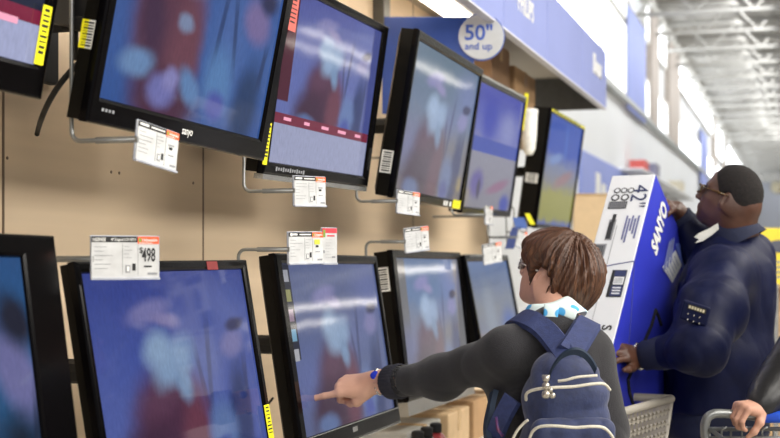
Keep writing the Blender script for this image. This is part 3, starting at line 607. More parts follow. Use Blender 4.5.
t, X, W, H, (e1, e2, n), _ = TV['T5']; mb = MB().box(X(0, H / 2 + .014, .0086), (e1, e2, n), (W / 2 + .02, .0055, .0008)); 
for i in range(9): mb.box(X(-W / 2 + .1 * i + .06, H / 2 + .014, .0098), (e1, e2, n), (.03, .004, .0003), mi=1)
t.part('energy_strip', mb, [yellow, ink], label='yellow printed strip along the top')
# makers' marks on the lower bezels
def logo(k, txt, px, py, size, m=white, width=None):
    T = TV[k]; u, v = edge_uv(T, px, py); t, X, W, H, (e1, e2, n), _ = T; t.part('logo', MB().text(txt, X(u, v - size * .3, .0088), e1, e2, size, align='CENTER', bold=.02, width=width), m)
logo('T1', 'sanyo', 187, 131.5, .024); 
u, v = edge_uv(TV['B2'], 355, 429); t, X, W, H, (e1, e2, n), _ = TV['B2']; t.part('badge', MB().box(X(u, v, .0086), (e1, e2, n), (.022, .007, .0006)), silver)

W, H = TV['T1'][2:4]; t, X, W, H, (e1, e2, n), _ = TV['T1']
mb = MB()
for i in range(4): mb.box(X(-W / 2 + .012 + i * .014, -H / 2 - .022, .0086), (e1, e2, n), (.004, .003, .0004))
t.part('lettering', mb, faint)
t, X, W, H, (e1, e2, n), _ = TV['T2']; mb = MB()
for i in range(13): mb.box(X(-W / 2 + .05 + i * .017, -H / 2 - .016, .0086), (e1, e2, n), (.005, .004 if i % 3 else .006, .0004))
t.part('lettering', mb, faint)
mb = MB()
for i, ww in enumerate((.045, .035, .05, .06, .045)): mb.box(X(-W / 2 + .1 + i * .15, -H / 2 + H * .262, .001), (e1, e2, n), (ww * .6, .0045, .0004))
t.part('lettering', mb, emis('menu_glow', '#b27890', .6))
t, X, W, H, (e1, e2, n), _ = TV['T0']; u, v = edge_uv(TV['T0'], 12, 16); mb = MB().box(X(u - .02, v - .004, .001), (e1, e2, n), (.05, .006, .0004)); t.part('lettering', mb, MATS['menu_glow'])
t, X, W, H, (e1, e2, n), _ = TV['T3']; mb = MB()
for i, (u, cc) in enumerate(((.02, white), (.06, faint), (.12, yellow))): mb.box(X(W * (u + .2), -H / 2 - .018, .0088), (e1, e2, n), (.012, .009, .0004))
t.part('lettering', mb, white)
# red reflection painted as a thin patch on the lower set's top bezel
t, X, W, H, (e1, e2, n), _ = TV['B1']; u, v = edge_uv(TV['B1'], 212, 265.5); t.part('sticker', MB().box(X(u, v, .0088), (e1, e2, n), (.03, .01, .0004)), mat('painted_reflection_red', '#7c2626', .4), label='dark red reflection painted on the top bezel')

# ---------------------------------------------------------------- price cards on wire arms
def tag(px, py, d, wpx, hpx, label, up=True, header='', seed=0, roll=0.0, asp=1.62, red=False, arm=True, drop=.3, price=None, yell=False, logo_round=False, holder=True, flat=False):
    h = hpx / F * d; w = h * asp; cphi = min(1, (wpx / hpx) / asp); sphi = sqrt(max(0, 1 - cphi * cphi)); c = P(px, py, d)
    sv = nrm((c - CAM) * np.array([1, 1, 0])); rv = np.cross(sv, UP); ex = nrm(rv * cphi + sv * sphi + UP * roll); ez = nrm(UP - ex * (UP @ ex)); n = np.cross(ex, ez)
    t = Thing('price_card', label, 'price card', c - ez * h / 2, group='price cards of the upper row' if up else 'price cards of the lower row')
    X = lambda u, v, k=0: c + ex * (u - .5) * w + ez * (v - .5) * h + n * k
    if holder:
        hm = MB().box(c - n * .0035, (ex, ez, n), (w / 2 + .002, h / 2 + .002, .002), .001).box(X(.5, -.03, .0005), (ex, ez, n), (w / 2 + .002, h * .03, .004), .001)
        t.part('holder', hm, clear)
    cp = t.part('card', MB().box(c, (ex, ez, n), (w / 2, h / 2, .0008)), paper)
    rg = random.Random(seed); m = MB()
    def bar(u0, v0, u1, v1, mi, k=.0012): m.box((X(u0, v0, k) + X(u1, v1, k)) / 2, (ex, ez, n), ((u1 - u0) * w / 2, (v1 - v0) * h / 2, .0003), mi=mi)
    if red:
        bar(0, .86, 1, 1, 3); bar(.32, .76, .84, .8, 3); bar(.05, .74, .2, .95, 5, .0015)
        for i in range(7): bar(.22, .66 - i * .085, rg.uniform(.5, .85), .665 - i * .085, 1)
        bar(.06, .28, .16, .36, 1); bar(.66, .14, .88, .19, 1)
    else:
        bar(0, .86, .68, 1, 0); bar(.68, .82, 1, 1, 2)
        m.text('Unbeatable', X(.745, .885), ex, ez, h * .1, mi=4, off=.0016, width=w * .23, bold=.02); bar(.695, .87, .735, .96, 5, .0016)
        bar(.70, .835, .9, .85, 4, .0016)
        if not header: bar(.03, .9, .24, .96, 4, .0016); bar(.3, .905, .64, .945, 4, .0016)
        if header: m.text(header[0], X(.015 + (.1 if logo_round else 0), .885), ex, ez, h * .115, mi=4, off=.0016, width=w * (.19 if len(header) > 1 else .4), bold=.02)
        if len(header) > 1: m.text(header[1], X(.28, .895), ex, ez, h * .095, mi=4, off=.0016, width=w * .38, bold=.01)
        for i in range(6): bar(.04, .74 - i * .105, .04 + rg.uniform(.1, .36), .752 - i * .105, 1)
        for i in range(4): bar(.48, .75 - i * .09, .48 + rg.uniform(.06, .17), .76 - i * .09, 1)
        bar(.455, .08, .458, .82, 1); bar(.685, .04, .688, .80, 1); bar(.5, .12, .57, .3, 1, .0014); bar(.515, .15, .555, .27, 4, .0018); bar(.6, .17, .65, .34, 0, .0014)
        if price:
            m.text('$', X(.70, .60), ex, ez, h * .2, mi=0, off=.0016, bold=.01); m.text(price, X(.745, .40), ex, ez, h * .46, mi=0, off=.0016, width=w * .2, bold=.02); bar(.775, .25, .89, .29, 0)
        else:
            bar(.76, .6, .9, .64, 1); bar(.78, .5, .86, .57, 0); bar(.77, .34, .9, .37, 1)
        bar(.83, .07, .97, .12, 1)
        if yell: bar(.74, .6, .9, .76, 6, .0018)
        if logo_round: m.lathe(X(.07, .925, .0012), n, [(h * .055, 0), (h * .055, .0006)], 20, mi=4)
    t.part('print', m, [ink, faint, orange, redm, white, mat('tag_green', '#7f9a3c', .5), mat('tag_yellow', '#dfe04a', .5)], parent=cp)
    if arm:
        a = X(0, .5 if up else .45, -.006); a2 = X(.5, .5 if up else .45, -.006); nx = np.array([-1.0, 0, 0]); b_ = a + nx * .115; pts = [a2, a, b_]
        s = 1 if up else -1
        for i in range(1, 6): w_ = i / 5 * pi / 2; pts.append(b_ + nx * .02 * sin(w_) + UP * s * .02 * (1 - cos(w_)))
        pts += [pts[-1] + UP * s * drop]; e_ = pts[-1]
        for i in range(1, 5): w_ = i / 4 * pi / 2; pts.append(e_ + UP * s * .02 * sin(w_) + nx * .02 * (1 - cos(w_)))
        pts.append(np.array([WX, pts[-1][1], pts[-1][2]]))
        t.part('wire_arm', MB().tube(pts, .0045, 8), wire, smooth=True)
        t.part('arm_clip', MB().box((a + b_) / 2 + nx * -.02, (nx, UP, np.cross(nx, UP)), (.045, .006, .0035), .001), wire)
    return t
tag(157.5, 146, 2.62, 40, 38.5, 'white price card under the bottom bezel of the large close-up television', seed=1, roll=-.14, drop=.36)
tag(310, 191, 3.5, 31, 28.5, 'white price card hanging below the silver trim of the menu screen television', seed=2, roll=.02, drop=.16)
tag(408.5, 202.5, 4.42, 22, 22, 'white price card at the lower corner of the television before the blade sign', seed=3, roll=-.05, drop=.2)
tag(489, 215, 5.5, 7, 18, 'narrow edge-on price card under the yellow-cornered television', seed=4, arm=True, asp=1.3, drop=.2)
tag(521.5, 239, 6.2, 8.5, 17, 'slanted white card dangling below the gap beside the farthest upper television', seed=5, roll=-.3, asp=.7, drop=.12)
tag(549, 238.5, 6.8, 15, 13, 'white price card under the farthest upper television above the brown hair', seed=6, drop=.12)
tag(125.5, 257, 2.62, 66, 41, 'large white $498 price card above the vivid blue lower television', up=False, header=('HISENSE', '40" Diagonal LCD HDTV'), seed=7, price='498', drop=.12, roll=.0, asp=1.66)
tag(306, 247.5, 3.5, 34, 30.5, 'white price card with a yellow square and round mark above the touched television', up=False, seed=8, yell=True, logo_round=True, drop=.12, roll=.02)
tag(329.5, 245.5, 3.56, 14.5, 34.5, 'tall red-topped card standing behind the card with the yellow square', up=False, seed=9, red=True, arm=False, asp=.46)
tag(417, 239, 4.62, 23.5, 23, 'white price card on a curved wire above the silver-barred television', up=False, seed=10, roll=.09, drop=.14)
tag(492.5, 253, 5.75, 18, 19, 'white price card over the farthest lower television beside the woman', up=False, seed=11, roll=.12, drop=.14)

# coloured leaflets on a wire rack near the last television
c = P(516, 227, 6.5); t = Thing('leaflet_rack', 'small wire rack of blue and yellow leaflets beside the farthest upper television', 'rack', c)
t.part('frame', MB().tube([P(506, 214, 6.5), P(507, 246, 6.5), P(526, 246, 6.5), P(527, 214, 6.5)], .004).tube([P(506, 232, 6.5), P(527, 232, 6.5)], .004).tube([P(506.5, 216, 6.5), np.array([WX, P(506, 216, 6.5)[1], P(506, 216, 6.5)[2]])], .005), wire)
t.part('leaflet', MB().box(P(513, 238, 6.47), (R, nrm(UP + R * .35), V), (.022, .055, .002)), mat('leaflet_blue', '#3a4a86', .4), label='dark blue leaflet')
t.part('leaflet', MB().box(P(520, 223, 6.47), (R, nrm(UP - R * .3), V), (.028, .028, .002)), mat('leaflet_blue2', '#4c6ab0', .4), label='blue leaflet')
t.part('leaflet', MB().box(P(530, 219, 6.47), (R, nrm(UP - R * .5), V), (.012, .03, .002)), yellow, label='yellow leaflet')

# bracket and cable between the two nearest upper sets
c = P(64, 15, 2.62)
t = Thing('wall_bracket', 'black steel wall bracket with a hanging post between the two upper televisions', 'bracket', c)
t.part('plate', MB().box(P(70, 6, 2.74), (nrm(R * .97 + UP * -.2), UP, V), (.044, .032, .02), .004), matte_black); t.part('arm', MB().box(P(57, 2, 2.70), (nrm(R * .97 + UP * -.2), UP, V), (.03, .045, .012), .003), mat('bracket_grey', '#3b3a37', .45))
t.part('post', MB().box(P(74, 38, 2.73), (R, UP, V), (.0075, .045, .008), .002).box(P(74, 24, 2.72), (R, UP, V), (.024, .014, .014), .003), matte_black)
t.part('wall_rail', MB().tube([P(72, 6, 2.78), np.array([WX, P(72, 6, 2.78)[1], P(72, 6, 2.78)[2]])], .02), satin)
pts = [P(x, y, d_) for x, y, d_ in ((90, 52, 2.78), (80, 62, 2.74), (71, 71, 2.72), (60, 84, 2.72), (51, 98, 2.74), (45, 110, 2.78), (41, 120, 2.84))]
def spline(pts, n=6):
    pts = [np.asarray(p, float) for p in pts]; out = []
    for i in range(len(pts) - 1):
        p0, p1, p2, p3 = pts[max(i - 1, 0)], pts[i], pts[i + 1], pts[min(i + 2, len(pts) - 1)]
        for k in range(n):
            t_ = k / n; out.append(.5 * (2 * p1 + (p2 - p0) * t_ + (2 * p0 - 5 * p1 + 4 * p2 - p3) * t_ ** 2 + (3 * p1 - p0 - 3 * p2 + p3) * t_ ** 3))
    return out + [pts[-1]]
pts += [P(38.5, 128, 3.1), onx(37, 134, WX + .01)]
Thing('power_cable', 'thick black power cable hanging down the tan wall beside the bracket', 'cable', pts[3], mesh=MB().tube(spline(pts), .0062, 8), mats=matte_black, smooth=True)
for (a, b, c_) in (((258, 405, 4.0), (250, 415, 3.9), 'cable'),):
    pts = [P(273, 398, 4.35), P(262, 411, 4.4), P(252, 421, 4.5), P(240, 430, 4.6)]
    Thing('power_cable', 'thin black cable against the tan wall beside the vivid blue television', 'cable', pts[1], mesh=MB().tube(spline(pts), .004, 6), mats=matte_black, smooth=True)

# ================================================================ people (modelled in camera-aligned metres, then placed in the store)
def arr(*a): return np.array(a, float)
def frame_from(f, up=(0, 0, 1)):
    f = nrm(f); l = nrm(np.cross(up, f)); u = np.cross(f, l); return f, l, u
def head_prims(S, c, f, l, u, s, neck=None, nr=.056, jowl=0.0):
    X = lambda a, b, d: c + (f * a + l * b + u * d) * s
    M = np.stack([f, l, u])
    S.ell(X(-.012, 0, .035), np.array([.1, .077, .09]) * s, M, k=.03)
    S.ell(X(.03, 0, -.045), np.array([.062, .06, .078]) * s, M, k=.04 * s)
    S.rc(X(.072, -.008, -.1), X(.072, .008, -.1), .02 * s, k=.03 * s)
    for b in (-1, 1):
        S.rc(X(.0, b * .055, -.055), X(.055, b * .022, -.1), .022 * s, .018 * s, k=.03 * s)
        S.rc(X(.05, b * .038, -.03), X(.055, b * .032, -.06), (.026 + jowl) * s, (.024 + jowl) * s, k=.03 * s)
        S.rc(X(.083, b * .016, .022), X(.072, b * .045, .02), .011 * s, .01 * s, k=.016 * s)
        S.ell(X(.098, b * .034, -.0), np.array([.022, .018, .013]) * s, M, k=.014 * s, op='s')
        S.ell(X(.075, b * .033, 0), np.array([.0135, .0135, .0135]) * s, M, k=.003 * s)
        S.rc(X(.082, b * .022, .008), X(.078, b * .046, .006), .005 * s, k=.005 * s)
    S.rc(X(.09, 0, .008), X(.112, 0, -.034), .008 * s, .012 * s, k=.014 * s)
    for b in (-1, 1): S.ell(X(.1, b * .013, -.038), np.array([.012, .009, .009]) * s, M, k=.008 * s)
    S.rc(X(.092, -.016, -.064), X(.092, .016, -.064), .0075 * s, k=.01 * s); S.rc(X(.09, -.013, -.075), X(.09, .013, -.075), .008 * s, k=.008 * s)
    S.rc(X(.106, -.018, -.0695), X(.106, .018, -.0695), .003 * s, k=.006 * s, op='s')
    for b in (-1, 1):
        ea, en = nrm(f + u * .3 + l * b * .35), nrm(l * b - f * .75); en = nrm(en - ea * (en @ ea)); E = np.stack([ea, en, np.cross(ea, en)])
        S.ell(X(-.016, b * .084, -.014), np.array([.022, .0075, .036]) * s, E, k=.006 * s)
        S.ell(X(-.008, b * .092, -.014), np.array([.012, .008, .022]) * s, E, k=.004 * s, op='s')
        S.rc(X(-.006, b * .082, -.012), X(-.004, b * .08, -.024), .005 * s, k=.004 * s)
    if neck is not None:
        S.rc(X(-.03, 0, -.05), neck, nr, nr * 1.12, k=.05); 
    return X
def hand(S, w, x, z, s, thumb, curl, spread=(.10, .03, -.04, -.11), tpts=None, palm_k=.016):
    """w wrist, x towards the fingers, z back of the hand, thumb=+1/-1: side of z cross x the thumb is on; curl: 4 finger triples (degrees)"""
    x = nrm(x); z = nrm(z - x * (z @ x)); y = np.cross(z, x) * thumb; X = lambda a, b, c: w + (x * a + y * b + z * c) * s
    ky = (.030, .010, -.010, -.028); kx = (.088, .092, .087, .078); kz = (.004, .007, .004, -.002)
    S.rc(X(-.03, 0, 0), X(.01, 0, 0), .027 * s, .025 * s, k=.02 * s)
    for i in range(4): S.rc(X(.012, ky[i] * .55, -.002), X(kx[i], ky[i], kz[i]), .0165 * s, .0115 * s, k=palm_k * s)
    S.ell(X(.045, .004, -.008), np.array([.045, .034, .013]) * s, np.stack([x, y, z]), k=.015 * s)
    LEN = ((.043, .026, .022), (.047, .03, .023), (.043, .028, .022), (.034, .021, .02)); RAD = ((.0098, .0088, .0078, .0066), (.0102, .0092, .008, .0068), (.0097, .0086, .0076, .0064), (.0087, .0076, .0068, .0058))
    tips = []
    for i in range(4):
        p = X(kx[i], ky[i], kz[i]); a = 0; d0 = nrm(x + y * spread[i])
        for j in range(3):
            a += radians(curl[i][j]); d = d0 * cos(a) - z * sin(a); p2 = p + d * LEN[i][j] * s; S.rc(p, p2, RAD[i][j] * s, RAD[i][j + 1] * s, k=(.007, .0035, .0035)[j] * s); p = p2
        tips.append((p, d))
    tp = tpts or ((.02, .026, -.008), (.048, .045, -.02), (.075, .05, -.03), (.098, .048, -.036)); pp = [X(*t_) for t_ in tp]
    S.chain(pp, [.0165 * s, .0125 * s, .0105 * s, .0078 * s], k=.009 * s); return X, tips
def add_mesh(T, name, S, res, m, parent=None, label=None):
    o = T.part(name, S.mesh(res), m, parent, smooth=True, label=label); return o
def skin_mat(name, c, c2, rough=.5): return mat(name, c, rough, var=.1, vscale=14, bump=.15, bscale=160, col2=c2)
def wtube(pts, r, seg=10): return MB().tube([q2w(p) for p in pts], r, seg)

# ---------------------------------------------------------------- woman pointing at the television
D0 = 3.32
fx = radians(39); wf, wl, wu = frame_from((-cos(fx), sin(fx), .32))
hc = q(552, 272.5, 3.5); s_ = .765
sL, eL, wL = q(505, 352, 3.28), q(442, 377, 3.47), q(377, 382, 3.652); wS = q(388, 382.5, 3.62); kE = wS + (eL - wS) * .2
sR, eR, wR = q(586, 354, 3.38), q(604, 434, 3.34), q(594, 515, 3.2)
hipc = q(560, 500, 3.36); kneeL, kneeR = arr(hipc[0] - .09, 3.38, -.96), arr(hipc[0] + .1, 3.36, -.96)
ankL, ankR = arr(hipc[0] - .1, 3.42, -1.36), arr(hipc[0] + .11, 3.38, -1.36)
S = Sdf(); neck = q(558, 331, 3.37)
HX = head_prims(S, hc, wf, wl, wu, s_, neck, .047)
S.ell(q(551, 380, 3.37), arr(.145, .095, .16), k=.05); S.ell(q(560, 455, 3.37), arr(.145, .1, .2), k=.06); S.ell(hipc, arr(.155, .11, .12), k=.05)
S.rc(neck, q(558, 352, 3.38), .05, .07, k=.04)
S.chain([sL, eL, wL], [.05, .041, .029], k=.03); S.chain([sR, eR, wR], [.043, .038, .027], k=.03)
S.rc(sL, q(555, 356, 3.38), .042, .055, k=.03); S.rc(sR, q(557, 356, 3.38), .042, .055, k=.03)
for kn, an, sg in ((kneeL, ankL, -1), (kneeR, ankR, 1)): S.chain([hipc + arr(sg * .085, 0, -.08), kn, an], [.085, .055, .035], k=.04); S.rc(an, an + arr(0, .12, -.05), .035, .028, k=.03)
pdir = nrm(q(322, 388.5, 3.69) - wL); pz = nrm(arr(-.05, -.62, .78))
HLX, tips = hand(S, wL + pdir * .01, pdir, pz, 1.03, 1, ((2, 3, 3), (78, 88, 50), (84, 90, 50), (80, 85, 50)), spread=(.06, .0, -.02, -.05), tpts=((.02, .026, -.012), (.05, .034, -.03), (.072, .022, -.042), (.09, .006, -.046)))
hd2 = nrm(wR - eR); hand(S, wR, hd2, arr(.7, -.7, 0), .95, -1, ((25, 25, 15), (30, 30, 18), (32, 32, 18), (34, 34, 18)))
wskin = skin_mat('skin_fair', '#d3a088', '#dcae98')
base = q2w(arr(hipc[0], 3.38, -CAMZ))
wm = Thing('person', 'person with short brown hair and grey sweater pointing at a television with outstretched arm', 'person', base, mesh=S.mesh(.0034), mats=wskin, smooth=True)
# hair: short bob with tufts
H = Sdf(); M = np.stack([wf, wl, wu]); hs_ = s_
def he(a, b, c_, r3, k): H.ell(HX(a, b, c_), arr(*r3) * hs_, M, k=k)
he(-.012, 0, .045, (.115, .092, .11), .03); he(-.074, 0, .025, (.112, .1, .11), .04); he(-.066, 0, -.028, (.094, .088, .088), .05); he(-.06, 0, -.088, (.05, .06, .05), .05); he(.045, 0, .07, (.068, .078, .05), .03)
for b in (-1, 1): H.rc(HX(.035, b * .074, .04), HX(.026, b * .077, .0), .015, .007, k=.015)
H.rc(HX(.076, .045, .066), HX(.08, .056, .046), .016, .008, k=.02); H.rc(HX(.085, .0, .07), HX(.092, -.02, .04), .02, .012, k=.02)
H.ell(HX(.10, 0, -.06), arr(.09, .095, .085) * hs_, M, k=.012, op='s')
for b in (-1, 1): H.ell(HX(-.018, b * .108, -.028), arr(.05, .056, .058) * hs_, M, k=.008, op='s')
crown = HX(-.06, .01, .13)
def strand(X):
    v = X - crown; a = np.arctan2(v @ wl, v @ wf); g = v @ wu
    return .0042 * np.sin(a * 17 + 22 * g + 2.2 * np.sin(a * 5 + g * 14)) + .0022 * np.sin(a * 43 - 31 * g + 1.5 * np.sin(g * 40)) + .0012 * np.sin(a * 90 + g * 20)
H.disp = strand
hm = bpy.data.materials.new('brown_hair'); hm.use_nodes = True; nt = hm.node_tree; N = nt.nodes; L = nt.links; b_ = N['Principled BSDF']
tc = N.new('ShaderNodeTexCoord'); sub = N.new('ShaderNodeVectorMath'); sub.operation = 'SUBTRACT'; L.new(tc.outputs['Object'], sub.inputs[0]); sub.inputs[1].default_value = tuple(q2w(crown) - base)
sp = N.new('ShaderNodeSeparateXYZ'); L.new(sub.outputs[0], sp.inputs[0]); at = N.new('ShaderNodeMath'); at.operation = 'ARCTAN2'; L.new(sp.outputs[0], at.inputs[0]); L.new(sp.outputs[1], at.inputs[1])
cb = N.new('ShaderNodeCombineXYZ'); L.new(at.outputs[0], cb.inputs[0]); L.new(sp.outputs[2], cb.inputs[1]); mp = N.new('ShaderNodeMapping'); mp.inputs['Scale'].default_value = (16, 7, 1); L.new(cb.outputs[0], mp.inputs[0])
nz = N.new('ShaderNodeTexNoise'); nz.inputs['Scale'].default_value = 1.6; nz.inputs['Detail'].default_value = 6; L.new(mp.outputs[0], nz.inputs['Vector'])
rp = N.new('ShaderNodeValToRGB'); rp.color_ramp.elements[0].position = .32; rp.color_ramp.elements[1].position = .72; rp.color_ramp.elements[0].color = lin('#2a1810'); rp.color_ramp.elements[1].color = lin('#6e472e')
L.new(nz.outputs['Fac'], rp.inputs[0]); L.new(rp.outputs[0], b_.inputs['Base Color']); b_.inputs['Roughness'].default_value = .42
bp = N.new('ShaderNodeBump'); bp.inputs['Strength'].default_value = .5; bp.inputs['Distance'].default_value = .004; L.new(nz.outputs['Fac'], bp.inputs['Height']); L.new(bp.outputs[0], b_.inputs['Normal'])
add_mesh(wm, 'hair', H, .003, hm, label='short brown bob')
# glasses
gm = mat('glasses_speckled', '#6a6264', .25, col2='#e8e2da', vscale=160); lens = mat('lens', '#c9d2dc', .08, spec=.8)
g = MB()
for b in (-1, 1):
    ring = [HX(.104 - .008 * abs(sin(t_)) * 0 - .010 * (abs(b * .033 + .021 * cos(t_)) > .045), b * .034 + .022 * cos(t_), -.002 + .0165 * sin(t_)) for t_ in np.linspace(0, 2 * pi, 25)]
    g.tube([q2w(p) for p in ring], .0036, 6); g.tube([q2w(HX(.098, b * .056, .004)), q2w(HX(.05, b * .076, .006)), q2w(HX(-.008, b * .084, .004))], .0024, 6)
g.tube([q2w(HX(.106, -.012, .002)), q2w(HX(.108, 0, .005)), q2w(HX(.106, .012, .002))], .002, 6)
go = wm.part('glasses', g, gm, smooth=True, label='speckled glasses frame')
lm = MB()
for b in (-1, 1): lm.add([q2w(HX(.1035, b * .034 + .0215 * cos(t_), -.002 + .016 * sin(t_))) for t_ in np.linspace(0, 2 * pi, 24, endpoint=False)], [tuple(range(24))])
wm.part('lens', lm, lens, parent=go)
# sweater
K = Sdf()
K.ell(q(549, 383, 3.37), arr(.16, .118, .165), k=.05); K.ell(q(556, 440, 3.37), arr(.152, .12, .2), k=.06); K.ell(q(562, 500, 3.38), arr(.165, .125, .14), k=.05)
K.rc(q(554, 327, 3.375), q(558, 352, 3.36), .064, .1, k=.05)
K.chain([sL, eL, kE], [.055, .052, .042], k=.05); K.chain([sR, eR, wR + (eR - wR) * .06], [.066, .054, .042], k=.035)
K.rc(sL, q(548, 347, 3.34), .05, .075, k=.05); K.rc(sR, q(562, 348, 3.36), .054, .072, k=.05)
K.rc(q(553, 308, 3.40), q(554, 321, 3.385), .05, k=.008, op='s')
for w_, e_, rr_ in ((kE, eL, .034), (wR, eR, .033)): dd = nrm(w_ - e_); K.rc(w_ - dd * .025, w_ + dd * .06, rr_, rr_, k=.004, op='s'); K.plane(w_ + dd * .005, dd, k=.004) if False else None
fn = fold_noise(.0035, 26, 3); K.disp = lambda X: fn(X)
knit = mat('knit_charcoal', '#232226', .95, var=.25, vscale=220, bump=.5, bscale=420, sheen=.15)
sw = add_mesh(wm, 'sweater', K, .0042, knit, label='charcoal knitted sweater')
def cuff(e_, w_, r0, ln, off=0):
    ax = nrm(w_ - e_); n1 = nrm(np.cross(ax, arr(0, 0, 1))); n2 = np.cross(ax, n1); vs = []; seg = 96; prof = [(0, .96), (.006, 1.05), (ln * .5, 1.0), (ln - .006, 1.02), (ln, .97), (ln - .004, .84), (ln * .4, .84)]
    for h_, k_ in prof:
        for i in range(seg):
            t_ = 2 * pi * i / seg; rr_ = r0 * k_ + (.0014 if i % 3 == 0 else 0); vs.append(q2w(w_ - ax * (ln - h_ - off) + (n1 * cos(t_) + n2 * sin(t_)) * rr_))
    fs = [(i * seg + k, i * seg + (k + 1) % seg, (i + 1) * seg + (k + 1) % seg, (i + 1) * seg + k) for i in range(len(prof) - 1) for k in range(seg)]
    return MB().add(vs, fs)
wm.part('cuff', cuff(eL, wS, .0445, .05, -.006), mat('knit_cuff', '#2c2c36', .95, var=.2, vscale=200, bump=.5, bscale=400), parent=sw, smooth=True, label='ribbed cuff'); wm.part('cuff', cuff(eR, wR, .044, .06, .004), MATS['knit_cuff'], parent=sw, smooth=True)
# bracelet with a blue stone
ax = pdir; n1 = nrm(np.cross(ax, arr(0, 0, 1))); n2 = np.cross(ax, n1); wc = wL + pdir * -.004
br = wm.part('bracelet', wtube([wc + (n1 * cos(t_) * .0325 + n2 * sin(t_) * .031) for t_ in np.linspace(0, 2 * pi, 29)], .0042, 8), chrome, smooth=True, label='silver link bracelet')
m = MB()
for t_ in np.linspace(0, 2 * pi, 16, endpoint=False): m.ball(q2w(wc + (n1 * cos(t_) * .0345 + n2 * sin(t_) * .033)), .005, seg=8)
wm.part('bead', m, chrome, parent=br, smooth=True)
sd = nrm(arr(-.1, -.75, .55)); sd = nrm(sd - ax * (sd @ ax)); m = MB().lathe(q2w(wc + sd * .033), fwd(sd), [(.0125, 0), (.0125, .004), (.009, .007)], 20)
wm.part('stone', m, mat('blue_stone', '#2338c8', .15), parent=br, smooth=True, label='blue stone')
nl = mat('nail', '#e4b9ac', .3)
p_, d_ = tips[0]; m = MB().box(q2w(p_ + pz * .0062 - d_ * .004), (fwd(d_), fwd(nrm(np.cross(pz, d_))), fwd(pz)), (.0055, .0042, .0012), .001); wm.part('fingernail', m, nl)
# spotted collar scarf
cm = bpy.data.materials.new('spotted_cotton'); cm.use_nodes = True; nt = cm.node_tree; N = nt.nodes; L = nt.links; b_ = N['Principled BSDF']; b_.inputs['Roughness'].default_value = .8
tc = N.new('ShaderNodeTexCoord'); vo = N.new('ShaderNodeTexVoronoi'); vo.inputs['Scale'].default_value = 27; L.new(tc.outputs['Object'], vo.inputs['Vector']); rp = N.new('ShaderNodeValToRGB')
rp.color_ramp.elements[0].position = .30; rp.color_ramp.elements[1].position = .36; rp.color_ramp.elements[0].color = lin('#4aa6de'); rp.color_ramp.elements[1].color = lin('#dcebe8'); L.new(vo.outputs['Distance'], rp.inputs[0]); L.new(rp.outputs[0], b_.inputs['Base Color'])
cc = q(551, 316, 3.40); ring = []; seg = 40; cax = nrm(arr(-.22, .12, .95)); c1 = nrm(np.cross(cax, arr(0, 1, 0))); c2 = np.cross(cax, c1); vs = []
for (h_, r_) in ((.030, .052), (.034, .056), (.026, .064), (.006, .078), (-.012, .092), (-.015, .089), (.0, .07), (.02, .052)):
    for i in range(seg): t_ = 2 * pi * i / seg; vs.append(q2w(cc + cax * (h_ + .004 * sin(t_ * 3)) + (c1 * cos(t_) + c2 * sin(t_)) * r_))
fs = [(i * seg + k, i * seg + (k + 1) % seg, (i + 1) * seg + (k + 1) % seg, (i + 1) * seg + k) for i in range(7) for k in range(seg)]
sc_ = wm.part('scarf', MB().add(vs, fs), cm, smooth=True, label='white scarf collar with blue spots')
m = MB().box(q2w(q(566, 312, 3.31)), (fwd(nrm(arr(1, -.1, -.35))), fwd(nrm(arr(.3, .1, 1))), fwd(arr(0, -1, 0))), (.026, .014, .008), .006).box(q2w(q(551, 311, 3.305)), (fwd(nrm(arr(1, -.1, -.1))), fwd(nrm(arr(.1, .3, 1))), fwd(arr(0, -1, .2))), (.018, .017, .004), .003)
wm.part('knot', m, cm, parent=sc_, smooth=True)
# trousers, shoes (below the frame)
T_ = Sdf(); T_.ell(hipc + arr(0, 0, -.02), arr(.172, .13, .13), k=.05)
for kn, an, sg in ((kneeL, ankL, -1), (kneeR, ankR, 1)): T_.chain([hipc + arr(sg * .085, 0, -.1), kn, an + arr(0, 0, -.01)], [.1, .075, .062], k=.04)
add_mesh(wm, 'trousers', T_, .009, mat('denim_dark', '#23283a', .9))
for an in (ankL, ankR):
    s2 = Sdf(); s2.rc(an + arr(0, -.03, -.045), an + arr(-.01, .14, -.055), .043, .036, k=.02); s2.rc(an, an + arr(0, 0, -.04), .045, .046, k=.03); s2.plane(an + arr(0, 0, -.09), (0, 0, -1)); add_mesh(wm, 'shoe', s2, .006, matte_black)

# backpack
bx, by, bz = nrm(arr(1, .12, 0)), nrm(arr(.12, -1, 0)), arr(0, 0, 1.0)       # right, towards the viewer, up
bc = q(566, 424, 3.17); MBp = np.stack([bx, by, bz]); BX = lambda a, b, c_: bc + bx * a + by * b + bz * c_
navyc = mat('pack_nylon', '#232e54', .7, var=.2, vscale=60, bump=.35, bscale=90, sheen=.2); navy2 = mat('pack_strap', '#2a3560', .75, var=.2, vscale=90, bump=.35, bscale=300); teal = mat('pack_handle', '#1c2e44', .7)
B_ = Sdf(); B_.box(BX(.0, 0, -.08), arr(.1, .072, .195), .065, MBp, k=.02); B_.ell(BX(0, -.015, .12), arr(.074, .06, .06), MBp, k=.06)
B_.box(BX(-.118, -.02, -.2), arr(.05, .055, .13), .045, MBp, k=.06); B_.box(BX(.10, -.02, -.16), arr(.026, .05, .1), .025, MBp, k=.03)
f2 = fold_noise(.005, 30, 9); B_.disp = lambda X: f2(X)
pk = Thing('backpack', 'navy nylon backpack with pale zips worn by the woman pointing', 'backpack', q2w(BX(0, 0, -.28)))
add_mesh(pk, 'main_compartment', B_, .0042, navyc)
